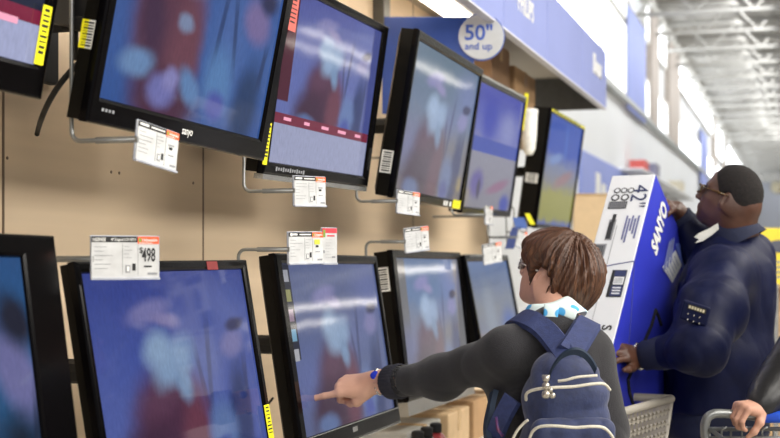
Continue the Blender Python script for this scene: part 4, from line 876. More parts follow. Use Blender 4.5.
Pk = Sdf(); Pk.box(BX(.002, .062, -.10), arr(.098, .034, .125), .032, MBp, k=.02); f3 = fold_noise(.004, 34, 5); Pk.disp = lambda X: f3(X)
fp = add_mesh(pk, 'front_pocket', Pk, .004, navyc)
Pl = Sdf(); Pl.box(BX(.004, .088, -.135), arr(.082, .024, .075), .022, MBp, k=.02); Pl.disp = lambda X: f3(X); add_mesh(pk, 'lower_pocket', Pl, .004, navyc)
zipm = mat('zip_cream', '#cfcabb', .5, var=.2, vscale=400)
def zipq(pts, d): return wtube(spline([q(x, y, dd) for (x, y), dd in zip(pts, d)], 6), .0036, 6)
pk.part('zip', zipq(((526, 400), (527, 393), (538, 389), (556, 387.5), (575, 386.5), (592, 384), (604, 384), (610, 390)), (3.12, 3.08, 3.062, 3.06, 3.06, 3.062, 3.075, 3.10)), zipm, smooth=True, label='cream zip across the front')
pk.part('zip', zipq(((558, 381), (566, 380), (578, 377), (597, 375.5)), (3.085, 3.08, 3.08, 3.09)), zipm, smooth=True, label='short cream zip near the top')
pk.part('zip', zipq(((529, 440), (533, 431), (541, 426.5), (556, 426), (575, 427.5), (592, 426.5), (604, 428), (612, 436), (614, 442)), (3.07, 3.055, 3.045, 3.035, 3.035, 3.035, 3.045, 3.06, 3.07)), zipm, smooth=True, label='cream zip of the lower pocket')
pk.part('zip', zipq(((512, 441), (517, 431), (524, 423), (528, 420)), (3.09, 3.085, 3.08, 3.075)), zipm, smooth=True, label='cream zip of the side pocket')
m = MB()
for (x, y, r_) in ((546, 378.5, .0085), (546, 386, .0095), (546, 394.5, .0105), (550.5, 390, .006), (552.5, 395.5, .0075)): m.ball(q2w(q(x, y, 3.04)), r_, seg=12)
m.tube([q2w(q(546, 376, 3.045)), q2w(q(546, 396, 3.035))], .004, 6).tube([q2w(q(549, 387, 3.045)), q2w(q(552.5, 396, 3.04))], .0028, 6).box(q2w(q(546, 376.5, 3.045)), (R, UP, V), (.009, .004, .004), .002)
pk.part('zip_pull', m, mat('pewter', '#b9b3a8', .3, .9), smooth=True, label='beaded metal zip pull')
hp = spline([q(x, y, d) for x, y, d in ((549, 376, 3.12), (553, 367, 3.10), (562, 356, 3.08), (573, 351.5, 3.07), (583, 354, 3.08), (591, 362, 3.10), (596, 371, 3.115))], 5)
pk.part('top_handle', MB().ribbon([q2w(p) for p in hp], [fwd(arr(.1, -.5, .5))] * len(hp), [fwd(nrm(np.cross(nrm(hp[min(i + 1, len(hp) - 1)] - hp[max(i - 1, 0)]), arr(.1, -.5, .5)))) for i in range(len(hp))], .024, .005), teal, smooth=False, label='dark teal carry handle')
def strap(pts, w, name='shoulder_strap', m=navy2):
    pp = spline(pts, 6); n = len(pp); ctr = q(558, 385, 3.38); sides = []; nors = []
    for i in range(n):
        t_ = nrm(pp[min(i + 1, n - 1)] - pp[max(i - 1, 0)]); o_ = nrm(pp[i] - ctr - arr(0, 0, .0)); sd_ = nrm(np.cross(t_, o_)); sides.append(fwd(sd_)); nors.append(fwd(nrm(np.cross(sd_, t_))))
    return pk.part(name, MB().ribbon([q2w(p) for p in pp], sides, nors, w, .012), m, smooth=False)
strap([q(566, 356, 3.15), q(556, 342, 3.20), q(545, 329, 3.235), q(532, 320, 3.26), q(520, 317, 3.31), q(513, 322, 3.40), q(511, 340, 3.46)], .06)
strap([q(570, 352, 3.16), q(579, 338, 3.21), q(585, 328, 3.25), q(589, 322, 3.30), q(590, 324, 3.38), q(590, 337, 3.45), q(590, 360, 3.48)], .066)
strap([q(494, 392, 3.30), q(490, 410, 3.27), q(487, 430, 3.24), q(490, 450, 3.2)], .03, 'adjuster_strap', teal)
strap([q(512, 398, 3.19), q(502, 416, 3.2), q(494, 436, 3.22), q(492, 450, 3.2)], .05, 'side_wing', navy2)
m = MB().tube([q2w(q(496, 417, 3.18)), q2w(q(498, 430, 3.17)), q2w(q(503, 436, 3.17))], .004, 6); pk.part('key_charm', m, mat('charm_red', '#7a2638', .4, col2='#2c3a7a', vscale=80), smooth=True, label='small red and blue charm')

# ================================================================ the boxed television
e1, e3 = nrm(arr(.866, -.5, 0)), nrm(arr(.294, .509, .809)); e2 = np.cross(e3, e1); TRc = q(655.4, 174, 4.5); BW, BL, BD = .153, 1.0, .55
E1, E2, E3 = fwd(e1), fwd(e2), fwd(e3); TRw = q2w(TRc)
bxw = lambda a, b, c_: TRw - E1 * a + E2 * b - E3 * c_          # a: across the white edge, b: back along the blue face, c: down from the top
bt = Thing('television_box', 'tall blue and white 42 inch television carton held upright by the man in navy', 'box', bxw(BW / 2, BD / 2, BL))
bwhite = mat('box_white', '#dfe2e6', .55, var=.03, vscale=8); bblue = mat('box_blue', '#2c35b4', .45, var=.12, vscale=4); bblue2 = mat('box_blue_pale', '#6a80e0', .5)
mb = MB().box(bxw(BW / 2, BD / 2, BL / 2), (E1, E2, E3), (BW / 2, BD / 2, BL / 2), .004); 
bo = bt.part('carton', mb, bwhite)
bt.part('printed_side', MB().box(bxw(-.0008, BD / 2, BL / 2), (E1, E2, E3), (.0008, BD / 2 - .003, BL / 2 - .003)), bblue, label='blue printed face'); 
def onplane(px, py, n_, o_):
    ray = V + R * (px - 390) / F + UP * (YH - py) / F; p = CAM + ray * (((o_ - CAM) @ n_) / (ray @ n_)); return p
def FBpx(px, py): p = onplane(px, py, E1, TRw) - TRw; return p @ E2, -(p @ E3)
def FWpx(px, py): p = onplane(px, py, E2, TRw) - TRw; return -(p @ E1), -(p @ E3)
FW = lambda a, c_, k=.001: bxw(a, -k, c_); FB = lambda b, c_, k=.002: bxw(-k, b, c_)
side = bt.o.children[-1] if False else None
dk = mat('print_black', '#26272b', .6); bl = mat('print_navy', '#2c3560', .6); gy = mat('print_grey', '#8b8d92', .6)
m = MB(); up_t = -E3; 
# 42" and small print read along the length of the carton
m.text('42"', FW(.064, .045), -E3, E1, .078, mi=1, bold=.0, width=.095)
def wbar(a0, c0, a1, c1, mi, k=.0012): m.box(FW((a0 + a1) / 2, (c0 + c1) / 2, k), (E1, E3, -E2), (abs(a1 - a0) / 2, abs(c1 - c0) / 2, .0003), mi=mi)
for i in range(3): m.lathe(FW(.118 - i * .024, .068), -E2, [(.0115, 0), (.0115, .0006)], 18, mi=0).lathe(FW(.118 - i * .024, .068, .0018), -E2, [(.0075, 0), (.0075, .0004)], 14, mi=3)
for i in range(2): m.lathe(FW(.119 - i * .034, .098), -E2, [(.0145, 0), (.0145, .0006)], 18, mi=0).lathe(FW(.119 - i * .034, .098, .0018), -E2, [(.009, 0), (.009, .0004)], 14, mi=3)
wbar(.136, .115, .072, .145, 0); rg = random.Random(2)
for i in range(9): wbar(.134 - i * .0068, .118, .131 - i * .0068, .142, 2, .0016)
wbar(.118, .19, .094, .275, 2); wbar(.11, .168, .098, .20, 0, .0014); wbar(.116, .20, .10, .27, 0, .0014)
for i in range(5): wbar(.062 - i * .010, .175 + .012 * (i % 2), .056 - i * .010, .175 + .012 * (i % 2) + rg.uniform(.06, .1), 4, .0012)
wbar(.151, .29, .105, .37, 2); wbar(.146, .297, .11, .363, 0, .0015)
for i in range(5): wbar(.143 - i * .007, .3, .141 - i * .007, .36, 2, .0019)
wbar(.088, .215, .0865, .62, 2)
wbar(.062, .395, .012, .5, 0); wbar(.052, .398, .014, .42, 1, .0016); wbar(.05, .422, .016, .452, 3, .0016); wbar(.052, .456, .014, .496, 1, .0016)
for i in range(6): wbar(.046 - i * .0045, .426, .044 - i * .0045, .448, 2, .002)
for i in range(3): wbar(.047, .462 + i * .011, .02, .467 + i * .011, 3, .002)
a0, c0 = FWpx(603, 325); m.text('S', FW(a0, c0), -E3, E1, .045, mi=0, bold=.02)
bt.part('print', m, [dk, bl, gy, bwhite, mat('print_violet', '#6b6f9a', .6)])
m = MB(); b0, c0 = FBpx(655, 256); m.text('SANYO', FB(b0, c0, .0035), E3, -E2, .088, mi=0, bold=.05, width=.195)
def bquad(pts, mi, k): m.add([FB(*FBpx(*p), k) for p in pts][::-1], [(0, 1, 2, 3)], mi)
bquad(((661.5, 267), (674.5, 250), (681, 265), (671.5, 283)), 3, .0034); bquad(((674.5, 244), (678.5, 243), (690, 266), (682.5, 271)), 1, .0032); 
for i in range(3): bquad(((662 + i * 3.2, 270 - i * 4), (668.5 + i * 2.0, 240 - i * 1.5), (669.6 + i * 2.0, 242 - i * 1.5), (663.4 + i * 3.2, 272.5 - i * 4)), 2, .0042)
for i in range(5): bquad(((664 + i * 2.2, 268 - i * 3), (670 + i * 1.8, 280 - i * 3.4), (670.3 + i * 1.8, 279.5 - i * 3.4), (664.3 + i * 2.2, 267.5 - i * 3)), 2, .0046)
bt.part('lettering', m, [white, bblue2, mat('print_pale', '#7d86bc', .6), bwhite])
m = MB()   # black carrying strap across the blue face
m.tube([FB(*FBpx(*p), .004) for p in ((660, 325), (657, 316), (654.5, 310), (650, 326), (643, 342), (632, 368), (626.5, 380), (628, 392), (632, 405))], .0065, 6); bt.part('strap', m, matte_black, label='black strap')
m = MB().tube([FB(.0, .36, .002), FB(.08, .52, .002), FB(.12, .62, .002)], .0022, 5).tube([FW(.0, .36, .001), FW(.07, .375, .001), FW(.153, .40, .001)], .0016, 5); bt.part('crease', m, mat('crease_dark', '#232a80', .6))

# ================================================================ man in the navy jacket
fx = radians(24); mf, ml, mu = frame_from((-cos(fx), sin(fx), .36)); ms = .87; mhc = q(728.5, 197, 4.570)
tf, tl, tu = frame_from((-cos(radians(30)), sin(radians(30)), 0))
S = Sdf(); mneck = q(736, 238, 4.60)
MX = head_prims(S, mhc, mf, ml, mu, ms, mneck, .06, .006)
S.rc(MX(-.055, 0, -.09), MX(-.07, 0, -.02), .062, .055, k=.04)
chest = q(727, 296, 4.60); belly = q(719, 385, 4.60); mh = q(718, 440, 4.630)
sL, eL, wL = q(722, 277, 4.390), q(700, 347, 4.13), q(636, 357, 4.285)
sR, eR, wR = q(748, 258, 4.750), q(704, 246, 4.75), q(675, 211, 4.72)
Mt = np.stack([tf, tl, tu])
S.ell(chest, arr(.125, .165, .17), Mt, k=.05); S.ell(belly, arr(.15, .17, .18), Mt, k=.07); S.ell(mh, arr(.14, .165, .13), Mt, k=.06); S.rc(mneck, q(734, 262, 4.60), .06, .085, k=.05)
S.chain([sL, eL, wL], [.07, .054, .036], k=.04); S.chain([sR, eR, wR], [.058, .048, .035], k=.04); S.rc(sL, chest, .06, .09, k=.05); S.rc(sR, chest, .058, .09, k=.05)
mk = [arr(mh[0] - .05 + .0, 4.54, -.93), arr(mh[0] + .08, 4.74, -.93)]; ma = [arr(mh[0] - .06, 4.54, -1.36), arr(mh[0] + .1, 4.76, -1.36)]
for i, sg in enumerate((1, -1)): S.chain([mh + tl * sg * .1 + arr(0, 0, -.08), mk[i], ma[i]], [.1, .065, .045], k=.05); S.rc(ma[i], ma[i] + tf * .13 + arr(0, 0, -.05), .042, .032, k=.03)
gl = q(616, 352, 4.165); hd = nrm(gl - wL)
hand(S, wL + hd * .0, nrm(hd + arr(-.1, .0, .12)), nrm(arr(.05, -.7, .55)), 1.06, 1, ((28, 35, 25), (30, 38, 28), (32, 38, 28), (36, 36, 26)), spread=(.12, .03, -.05, -.14), tpts=((.02, .026, -.008), (.05, .045, -.01), (.078, .056, -.014), (.1, .06, -.02)))
gr = q(665, 203.5, 4.63); hd = nrm(gr - wR); hand(S, wR, hd, nrm(arr(.3, -.35, .85)), 1.06, -1, ((30, 50, 30), (32, 52, 30), (34, 52, 30), (36, 50, 30)))
mskin = skin_mat('skin_dark', '#472c20', '#5f3e2f', .45)
man = Thing('person', 'tall person in a navy bomber jacket and glasses holding the blue television carton', 'person', q2w(arr(mh[0], 4.62, -CAMZ)), mesh=S.mesh(.0042), mats=mskin, smooth=True)
H = Sdf(); M = np.stack([mf, ml, mu])
H.ell(MX(-.014, 0, .036), arr(.107, .084, .0975) * ms, M, k=.03); H.ell(MX(-.05, 0, -.005), arr(.07, .075, .075) * ms, M, k=.04)
H.ell(MX(.085, 0, -.035), arr(.075, .12, .11) * ms, M, k=.008, op='s'); H.ell(MX(.11, 0, .08), arr(.055, .05, .06) * ms, M, k=.02, op='s')
for b in (-1, 1): H.ell(MX(-.003, b * .095, -.03), arr(.027, .04, .048) * ms, M, k=.006, op='s')
H.plane(MX(-.09, 0, -.075), -mu, k=.01)
fnz = fold_noise(.0009, 330, 12); H.disp = lambda X: fnz(X)
add_mesh(man, 'hair', H, .0042, mat('hair_black', '#0a0707', .9, col2='#1c1513', vscale=160, bump=.8, bscale=350), label='very short black hair')
tort = mat('glasses_tortoise', '#6e5222', .25, col2='#2e200e', vscale=60); g = MB()
for b in (-1, 1):
    g.tube([q2w(MX(.112 - .012 * (abs(b * .033 + .021 * cos(t_)) > .046), b * .034 + .0225 * cos(t_), -.002 + .0165 * sin(t_))) for t_ in np.linspace(0, 2 * pi, 25)], .0032, 6)
    g.tube([q2w(MX(.103, b * .058, .006)), q2w(MX(.05, b * .078, .007)), q2w(MX(-.012, b * .088, .005))], .0032, 6)
g.tube([q2w(MX(.113, -.012, .002)), q2w(MX(.115, 0, .005)), q2w(MX(.113, .012, .002))], .0028, 6)
go = man.part('glasses', g, tort, smooth=True, label='tortoiseshell glasses frame'); lm = MB()
for b in (-1, 1): lm.add([q2w(MX(.111, b * .034 + .022 * cos(t_), -.002 + .016 * sin(t_))) for t_ in np.linspace(0, 2 * pi, 24, endpoint=False)], [tuple(range(24))])
man.part('lens', lm, lens, parent=go)
# jacket
J = Sdf()
J.ell(q(727, 294, 4.60), arr(.165, .205, .2), Mt, k=.07); J.ell(q(719, 360, 4.58), arr(.19, .215, .2), Mt, k=.09); J.ell(q(716, 402, 4.60), arr(.185, .215, .14), Mt, k=.05)
J.rc(q(734, 240, 4.60), q(735, 264, 4.60), .075, .115, k=.07)
J.rc(sL, q(736, 272, 4.58), .09, .1, k=.06); J.rc(sR, q(736, 270, 4.62), .078, .1, k=.06)
sleeveL = wL + nrm(eL - wL) * .03; sleeveR = wR + nrm(eR - wR) * .02
J.chain([sL, q(711, 312, 4.250), eL, sleeveL + nrm(eL - wL) * .07], [.095, .106, .08, .056], k=.06); J.chain([sR, eR, sleeveR + nrm(eR - wR) * .06], [.095, .085, .062], k=.05)
J.rc(q(727, 222, 4.57), q(732, 238, 4.590), .06, .064, k=.012, op='s')
J.plane(q(720, 416, 4.600), nrm(arr(.05, -.1, -1)), k=.02)
fa, fb = fold_noise(.006, 17, 21, (1, 1, .5)), fold_noise(.0035, 42, 22, (1, 1, .45)); J.disp = lambda X: fa(X) + fb(X)
nav = ior(mat('jacket_navy', '#0a1133', .55, var=.2, vscale=10, bump=.25, bscale=60), 1.3)
jk = add_mesh(man, 'jacket', J, .0055, nav, label='navy satin bomber jacket')
Wb = Sdf(); Wb.ell(q(716, 412, 4.610), arr(.178, .21, .07), Mt, k=.04); Wb.ell(q(717, 430, 4.610), arr(.172, .205, .085), Mt, k=.04); 
rib = mat('rib_navy', '#141c38', .8, var=.15, vscale=40, bump=.4, bscale=120, stretch=(4, 4, .3)); add_mesh(man, 'waistband', Wb, .006, rib, parent=jk, label='ribbed navy waistband')
def jcuff(w_, e_, r0):
    ax = nrm(w_ - e_); return wtube([w_ - ax * .085, w_ - ax * .07, w_ - ax * .02, w_ - ax * .005, w_], [r0 * 1.1, r0 * 1.18, r0, r0 * 1.02, r0 * .9], 28)
man.part('cuff', jcuff(sleeveL, eL, .047), rib, parent=jk, smooth=True); man.part('cuff', jcuff(sleeveR, eR, .045), rib, parent=jk, smooth=True)
# stand collar and white shirt collar
def collar(c0, ax, prof, seg=48, gap=0, faxis=None, el=1.0):
    ax = nrm(ax); c1 = nrm(np.cross(ax, arr(0, 1, 0))); c2 = np.cross(ax, c1); vs = []
    for h_, r_ in prof:
        for i in range(seg): t_ = 2 * pi * i / seg; vs.append(q2w(c0 + ax * h_ + (c1 * cos(t_) * el + c2 * sin(t_)) * r_))
    n = len(prof); return MB().add(vs, [(i * seg + k, i * seg + (k + 1) % seg, (i + 1) * seg + (k + 1) % seg, (i + 1) * seg + k) for i in range(n - 1) for k in range(seg)])
cax = nrm(arr(-.5, .15, 1)); man.part('collar', collar(q(731, 231, 4.585), cax, ((-.05, .105), (-.02, .092), (.01, .082), (.035, .078), (.04, .074), (.02, .068), (-.02, .075))), rib, parent=jk, smooth=True, label='navy stand collar')
sc0 = [(718, 223), (710, 228), (699, 233), (694, 237), (699, 239.5), (695, 243), (703, 241), (712, 235), (719, 229)]
man.part('shirt_collar', MB().add([q2w(q(x, y, 4.475)) for x, y in sc0] + [q2w(q(x, y, 4.50)) for x, y in sc0], [(0, 1, 7, 8), (1, 2, 6, 7), (2, 3, 4, 6), (4, 5, 6), (17, 16, 10, 9), (16, 15, 11, 10), (15, 13, 12, 11), (15, 14, 13)]), mat('shirt_white', '#c9c9c2', .8), label='white shirt collar')
# sleeve pocket with printed tab and snaps
pc = q(695, 313, 4.085); pu, pr_ = nrm(arr(.22, -.1, .95)), nrm(arr(.92, -.35, -.38)); pr_ = nrm(pr_ - pu * (pr_ @ pu) * .5); pn = nrm(np.cross(pr_, pu))
if pn[1] > 0: pn = -pn
m = MB().box(q2w(pc), (fwd(pr_), fwd(pu), fwd(pn)), (.042, .03, .008), .006); po = man.part('sleeve_pocket', m, nav, parent=jk, smooth=False, label='zip pocket on the sleeve')
m = MB(); m.box(q2w(pc + pn * .0085 + pu * .014 + pr_ * .004), (fwd(pr_), fwd(pu), fwd(pn)), (.028, .0075, .001), 0, 0)
for i in range(6): m.box(q2w(pc + pn * .0098 + pu * .014 + pr_ * (-.018 + i * .0085)), (fwd(pr_), fwd(pu), fwd(pn)), (.003, .0042, .0004), mi=1)
for i in range(3):
    for j in range(2): m.ball(q2w(pc + pn * .008 + pu * (-.008 - .017 * j) + pr_ * (-.018 + .018 * i + .003 * j)), .0034, mi=2, seg=8)
man.part('pocket_tab', m, [mat('tab_dark', '#2c2a24', .5), mat('tab_cream', '#d8cfae', .5), chrome], parent=jk, label='cream lettered tab and metal snaps')
# wrist watch
ax = nrm(wL - eL); n1 = nrm(np.cross(ax, arr(0, 0, 1))); n2 = np.cross(ax, n1); wc = wL - ax * .012
wt = man.part('wristwatch', wtube([wc + (n1 * cos(t_) + n2 * sin(t_)) * .0375 for t_ in np.linspace(0, 2 * pi, 29)], .0075, 8), chrome, smooth=True, label='steel wristwatch')
sd = nrm(arr(.25, -.95, .1)); sd = nrm(sd - ax * (sd @ ax)); man.part('watch_face', MB().lathe(q2w(wc + sd * .038), fwd(sd), [(.013, 0), (.013, .006), (.011, .008)], 24), [mat('dial', '#9a9a98', .25)], parent=wt, smooth=False)
T_ = Sdf(); T_.ell(mh + arr(0, 0, -.03), arr(.165, .195, .15), Mt, k=.06)
for i, sg in enumerate((1, -1)): T_.chain([mh + tl * sg * .1 + arr(0, 0, -.1), mk[i], ma[i]], [.12, .09, .075], k=.05)
add_mesh(man, 'trousers', T_, .01, mat('trouser_black', '#15151a', .85))
for i in range(2):
    s2 = Sdf(); s2.rc(ma[i] + arr(0, 0, -.04), ma[i] + tf * .17 + arr(0, 0, -.05), .05, .042, k=.02); s2.rc(ma[i], ma[i] + arr(0, 0, -.04), .052, .052, k=.03); s2.plane(ma[i] + arr(0, 0, -.09), (0, 0, -1)); add_mesh(man, 'shoe', s2, .007, matte_black)

# ================================================================ plastic cart that holds the carton
ca, cb_ = nrm(arr(.504, .863, 0)), nrm(arr(-.863, .504, 0)); O = arr(.705, 3.95, 0); CQ = lambda a, b, h: O + ca * a + cb_ * b + arr(0, 0, h); hr = -.432
grey = mat('cart_grey', '#a9a398', .55, var=.06, vscale=8); pc_ = Thing('shopping_cart', 'grey plastic shopping cart with honeycomb holes under the blue carton', 'shopping cart', q2w(CQ(.35, .25, -CAMZ)))
def hexpanel(p00, p10, p01, p11, nx, nz):
    """honeycomb panel between four corners: p00 bottom start, p10 bottom end, p01 top start, p11 top end"""
    m = MB(); X = lambda u, v: (p00 * (1 - u) + p10 * u) * (1 - v) + (p01 * (1 - u) + p11 * u) * v
    nn = nrm(np.cross(p10 - p00, p01 - p00))
    for j in range(nz):
        for i in range(nx):
            cu = (i + .5 + .5 * (j % 2)) / (nx + .5); cv = (j + .5) / nz; A1 = []; A2 = []
            for k in range(6):
                t_ = pi / 6 + k * pi / 3; A1.append(X(cu + cos(t_) * .62 / (nx + .5), cv + sin(t_) * .68 / nz)); A2.append(X(cu + cos(t_) * .40 / (nx + .5), cv + sin(t_) * .44 / nz))
            for off in (0,):
                vs = [q2w(p) for p in A1] + [q2w(p) for p in A2] + [q2w(p + nn * .008) for p in A2]; m.add(vs, [(k, (k + 1) % 6, 6 + (k + 1) % 6, 6 + k) for k in range(6)] + [(6 + k, 6 + (k + 1) % 6, 12 + (k + 1) % 6, 12 + k) for k in range(6)])
    return m
aN, aF, w0, w1, hb = -.1, .36, 0.0, .37, -.93
cor = {(i, j, k): CQ(([aN, aF][i] + (.06, -.08)[i] * (1 - k)), [w0, w1][j] + (.05, -.05)[j] * (1 - k), [hb, hr][k]) for i in (0, 1) for j in (0, 1) for k in (0, 1)}
for nm, (a, b) in (('side_panel', ((0, 0), (1, 0))), ('side_panel', ((0, 1), (1, 1))), ('end_panel', ((0, 0), (0, 1)))):
    L_ = np.linalg.norm(cor[(*a, 1)] - cor[(*b, 1)]); pc_.part(nm, hexpanel(cor[(*a, 0)], cor[(*b, 0)], cor[(*a, 1)], cor[(*b, 1)], int(L_ / .036), 14), grey)
m = MB(); 
for a, b in (((0, 0), (1, 0)), ((1, 0), (1, 1)), ((1, 1), (0, 1)), ((0, 1), (0, 0))): m.tube([q2w(cor[(*a, 1)]), q2w(cor[(*b, 1)])], .013, 8)
for a in ((0, 0), (1, 0), (1, 1), (0, 1)): m.tube([q2w(cor[(*a, 1)]), q2w(cor[(*a, 0)])], .009, 8).ball(q2w(cor[(*a, 1)]), .013)
pc_.part('rim', m, grey, smooth=True)
m = MB(); m.add([q2w(cor[(0, 0, 0)]), q2w(cor[(1, 0, 0)]), q2w(cor[(1, 1, 0)]), q2w(cor[(0, 1, 0)])], [(0, 1, 2, 3)]); pc_.part('floor_tray', m, grey)
hh = [CQ(aN + .02, w0 + .02, hr), CQ(aN - .1, w0 + .04, hr + .03), CQ(aN - .1, w1 - .02, hr + .03), CQ(aN + .02, w1 - .02, hr)]; pc_.part('handle', MB().tube([q2w(p) for p in hh], .015, 10), grey, smooth=True)
m = MB()
for b in (w0 + .08, w1 - .08): m.tube([q2w(CQ(aN + .05, b, hb)), q2w(CQ(aN + .1, b, -1.31)), q2w(CQ(aF - .05, b, -1.31)), q2w(CQ(aF - .12, b, hb))], .014, 8)
pc_.part('frame', m, grey, smooth=True)
for a in (aN + .1, aF - .05):
    for b in (w0 + .08, w1 - .08): pc_.part('wheel', MB().lathe(q2w(CQ(a, b, -CAMZ + .06)) - fwd(cb_) * .015, fwd(cb_), [(.06, 0), (.06, .03)], 20).tube([q2w(CQ(a, b, -CAMZ + .06)), q2w(CQ(a, b, -1.30))], .01, 6), matte_black)

# ================================================================ wire cart with the blue handle
dC = 3.655; wc_ = Thing('shopping_cart', 'metal wire shopping cart with blue handle gripped by a hand in black sleeve', 'shopping cart', q2w(arr(1.0, 3.4, -CAMZ)))
hL, hR_ = q(705, 415, dC), q(872, 416, dC + .02); zt_ = hL[2]
m = MB().tube([q2w(p) for p in spline([hL + arr(.012, 0, -.14), hL + arr(.0, 0, -.05), hL + arr(.003, 0, -.015), hL + arr(.018, 0, .001), hL + arr(.05, 0, .004), q(764, 417, dC)], 6)], .0125, 12)
wc_.part('handle_frame', m, wire, smooth=True, label='bare metal handle frame'); m = MB()
m.tube([q2w(q(840, 416, dC)), q2w(hR_), q2w(hR_ + arr(.015, 0, -.14))], .0125, 12)
wc_.part('handle_frame', m, wire, smooth=True, label='bare metal handle frame')
wc_.part('handle_grip', MB().tube([q2w(q(762, 417, dC)), q2w(q(842, 416.5, dC))], .0165, 14), mat('grip_blue', '#2f62e6', .35), smooth=True, label='blue plastic handle grip')
m = MB(); xl, xr = hL[0] + .012, hR_[0] + .015; zr = hL[2] - .038; dn, df = dC - .62, dC - .0
m.tube([q2w(arr(xl, df, zr)), q2w(arr(xr, df, zr)), q2w(arr(xr - .05, dn, zr - .06)), q2w(arr(xl + .05, dn, zr - .06)), q2w(arr(xl, df, zr))], .006, 8)
for i in range(9):
    t_ = i / 8; x = xl + (xr - xl) * t_; x2 = xl + .05 + (xr - xl - .1) * t_
    m.tube([q2w(arr(x, df, zr)), q2w(arr(x, df - .02, zr - .34)), q2w(arr(x2, dn + .05, zr - .30)), q2w(arr(x2, dn, zr - .06))], .0035, 6)
for k in range(1, 5): z_ = .07 * k; m.tube([q2w(arr(xl, df - .003 * k, zr - z_)), q2w(arr(xr, df - .003 * k, zr - z_)), q2w(arr(xr - .05, dn + .01 * k, zr - z_ - .03)), q2w(arr(xl + .05, dn + .01 * k, zr - z_ - .03)), q2w(arr(xl, df - .003 * k, zr - z_))], .003, 6)
m.tube([q2w(arr(xl, df - .01, zr - .022)), q2w(arr(xr, df - .01, zr - .022))], .0045, 6)
for i in range(7): x = xl + .03 + i * .055; m.tube([q2w(arr(x, df - .01, zr - .022)), q2w(arr(x, df - .012, zr + .0)), q2w(arr(x + .012, df - .02, zr + .008))], .003, 6)
wc_.part('basket', m, wire, smooth=True)
m = MB()
for x in (xl + .03, xr - .03): m.tube([q2w(arr(x, df, zr - .1)), q2w(arr(x, df + .04, -1.30)), q2w(arr(x, dn - .05, -1.30)), q2w(arr(x, dn + .1, zr - .36))], .0125, 8)
wc_.part('frame', m, wire, smooth=True)
for x in (xl + .03, xr - .03):
    for d_ in (df + .03, dn - .03): wc_.part('wheel', MB().lathe(q2w(arr(x - .015, d_, -CAMZ + .06)), R, [(.06, 0), (.06, .03)], 20).tube([q2w(arr(x, d_, -CAMZ + .06)), q2w(arr(x, d_, -1.29))], .01, 6), matte_black)

# ================================================================ third shopper: arm in black puffer sleeve on the handle
S = Sdf(); tw = q(760, 407, 3.675); te = q(808, 345, 3.82); ts = q(900, 245, 3.98); thx = arr(1.62, 4.05, .12); tc_ = arr(1.66, 4.08, -.2); thp = arr(1.66, 4.1, -.52)
ff, fl, fu = frame_from((-.9, -.35, -.05)); head_prims(S, thx + arr(0, 0, .1), ff, fl, fu, .98, thx + arr(.02, 0, -.1), .052)
Mh = np.stack([ff, fl, fu]); S.ell(tc_, arr(.13, .19, .2), Mh, k=.06); S.ell(tc_ + arr(0, 0, .12), arr(.11, .17, .12), Mh, k=.06); S.ell(thp, arr(.14, .17, .17), Mh, k=.06)
S.chain([ts, te, tw], [.06, .045, .032], k=.04); S.rc(ts, tc_ + arr(0, 0, .1), .065, .09, k=.05); s2_ = tc_ - fl * -.0 + fl * .22 + arr(0, 0, .08); S.chain([s2_, s2_ + arr(.05, .1, -.28), s2_ + arr(-.02, .05, -.52)], [.06, .045, .03], k=.04); S.rc(s2_, tc_ + arr(0, 0, .1), .065, .09, k=.05)
hand(S, s2_ + arr(-.02, .05, -.52), arr(-.05, -.05, -1), fl, .95, 1, ((20, 25, 15),) * 4)
for sg in (-1, 1): S.chain([thp + fl * sg * .09 + arr(0, 0, -.08), thp + fl * sg * .1 + arr(0, 0, -.45), thp + fl * sg * .1 + arr(0, 0, -.84)], [.09, .06, .04], k=.04); S.rc(thp + fl * sg * .1 + arr(0, 0, -.84), thp + fl * sg * .1 + ff * .12 + arr(0, 0, -.89), .04, .03, k=.03)
hdir = nrm(arr(-.72, -.5, .04)); hn = nrm(arr(-.05, -.35, .93))
hand(S, tw, hdir, hn, .86, -1 if False else 1, ((62, 58, 35), (66, 58, 36), (68, 60, 36), (70, 58, 36)), spread=(.10, .03, -.04, -.12), tpts=((.015, .026, -.012), (.035, .042, -.036), (.048, .040, -.066), (.06, .03, -.09)))
th = Thing('person', 'person beyond the frame edge whose hand in a black puffer sleeve grips the wire cart', 'person', q2w(arr(thp[0], thp[1], -CAMZ)), mesh=S.mesh(.0036), mats=skin_mat('skin_light', '#b98a74', '#cfa08a'), smooth=True)
Pf = Sdf(); cs = tw + nrm(te - tw) * .01
def puff(a, b, ra, rb, n):
    for i in range(n):
        t0, t1 = i / n, (i + 1) / n; c_ = a + (b - a) * (t0 + t1) / 2; r_ = ra + (rb - ra) * (t0 + t1) / 2; dd = nrm(b - a); ln = np.linalg.norm(b - a) / n; x2 = nrm(np.cross(dd, arr(.3, .9, .1) if abs(dd[2]) > .9 else arr(0, 0, 1))); Mx = np.stack([dd, x2, np.cross(dd, x2)]); Pf.ell(c_, arr(ln * 1.05, r_, r_), Mx, k=.035)
puff(cs, te, .054, .082, 3); puff(te, ts, .085, .1, 3); puff(tc_ + arr(0, 0, -.3), tc_ + arr(0, 0, .2), .2, .2, 5); Pf.rc(ts, tc_ + arr(0, 0, .1), .095, .13, k=.05); Pf.rc(s2_, tc_ + arr(0, 0, .1), .095, .13, k=.05); puff(s2_, s2_ + arr(.05, .1, -.28), .09, .08, 3); puff(s2_ + arr(.05, .1, -.28), s2_ + arr(-.02, .05, -.48), .08, .065, 3)
fp_ = fold_noise(.005, 26, 31); Pf.disp = lambda X: fp_(X)
add_mesh(th, 'jacket', Pf, .006, mat('puffer_black', '#131315', .42, var=.2, vscale=12, bump=.3, bscale=60), label='black puffer jacket')
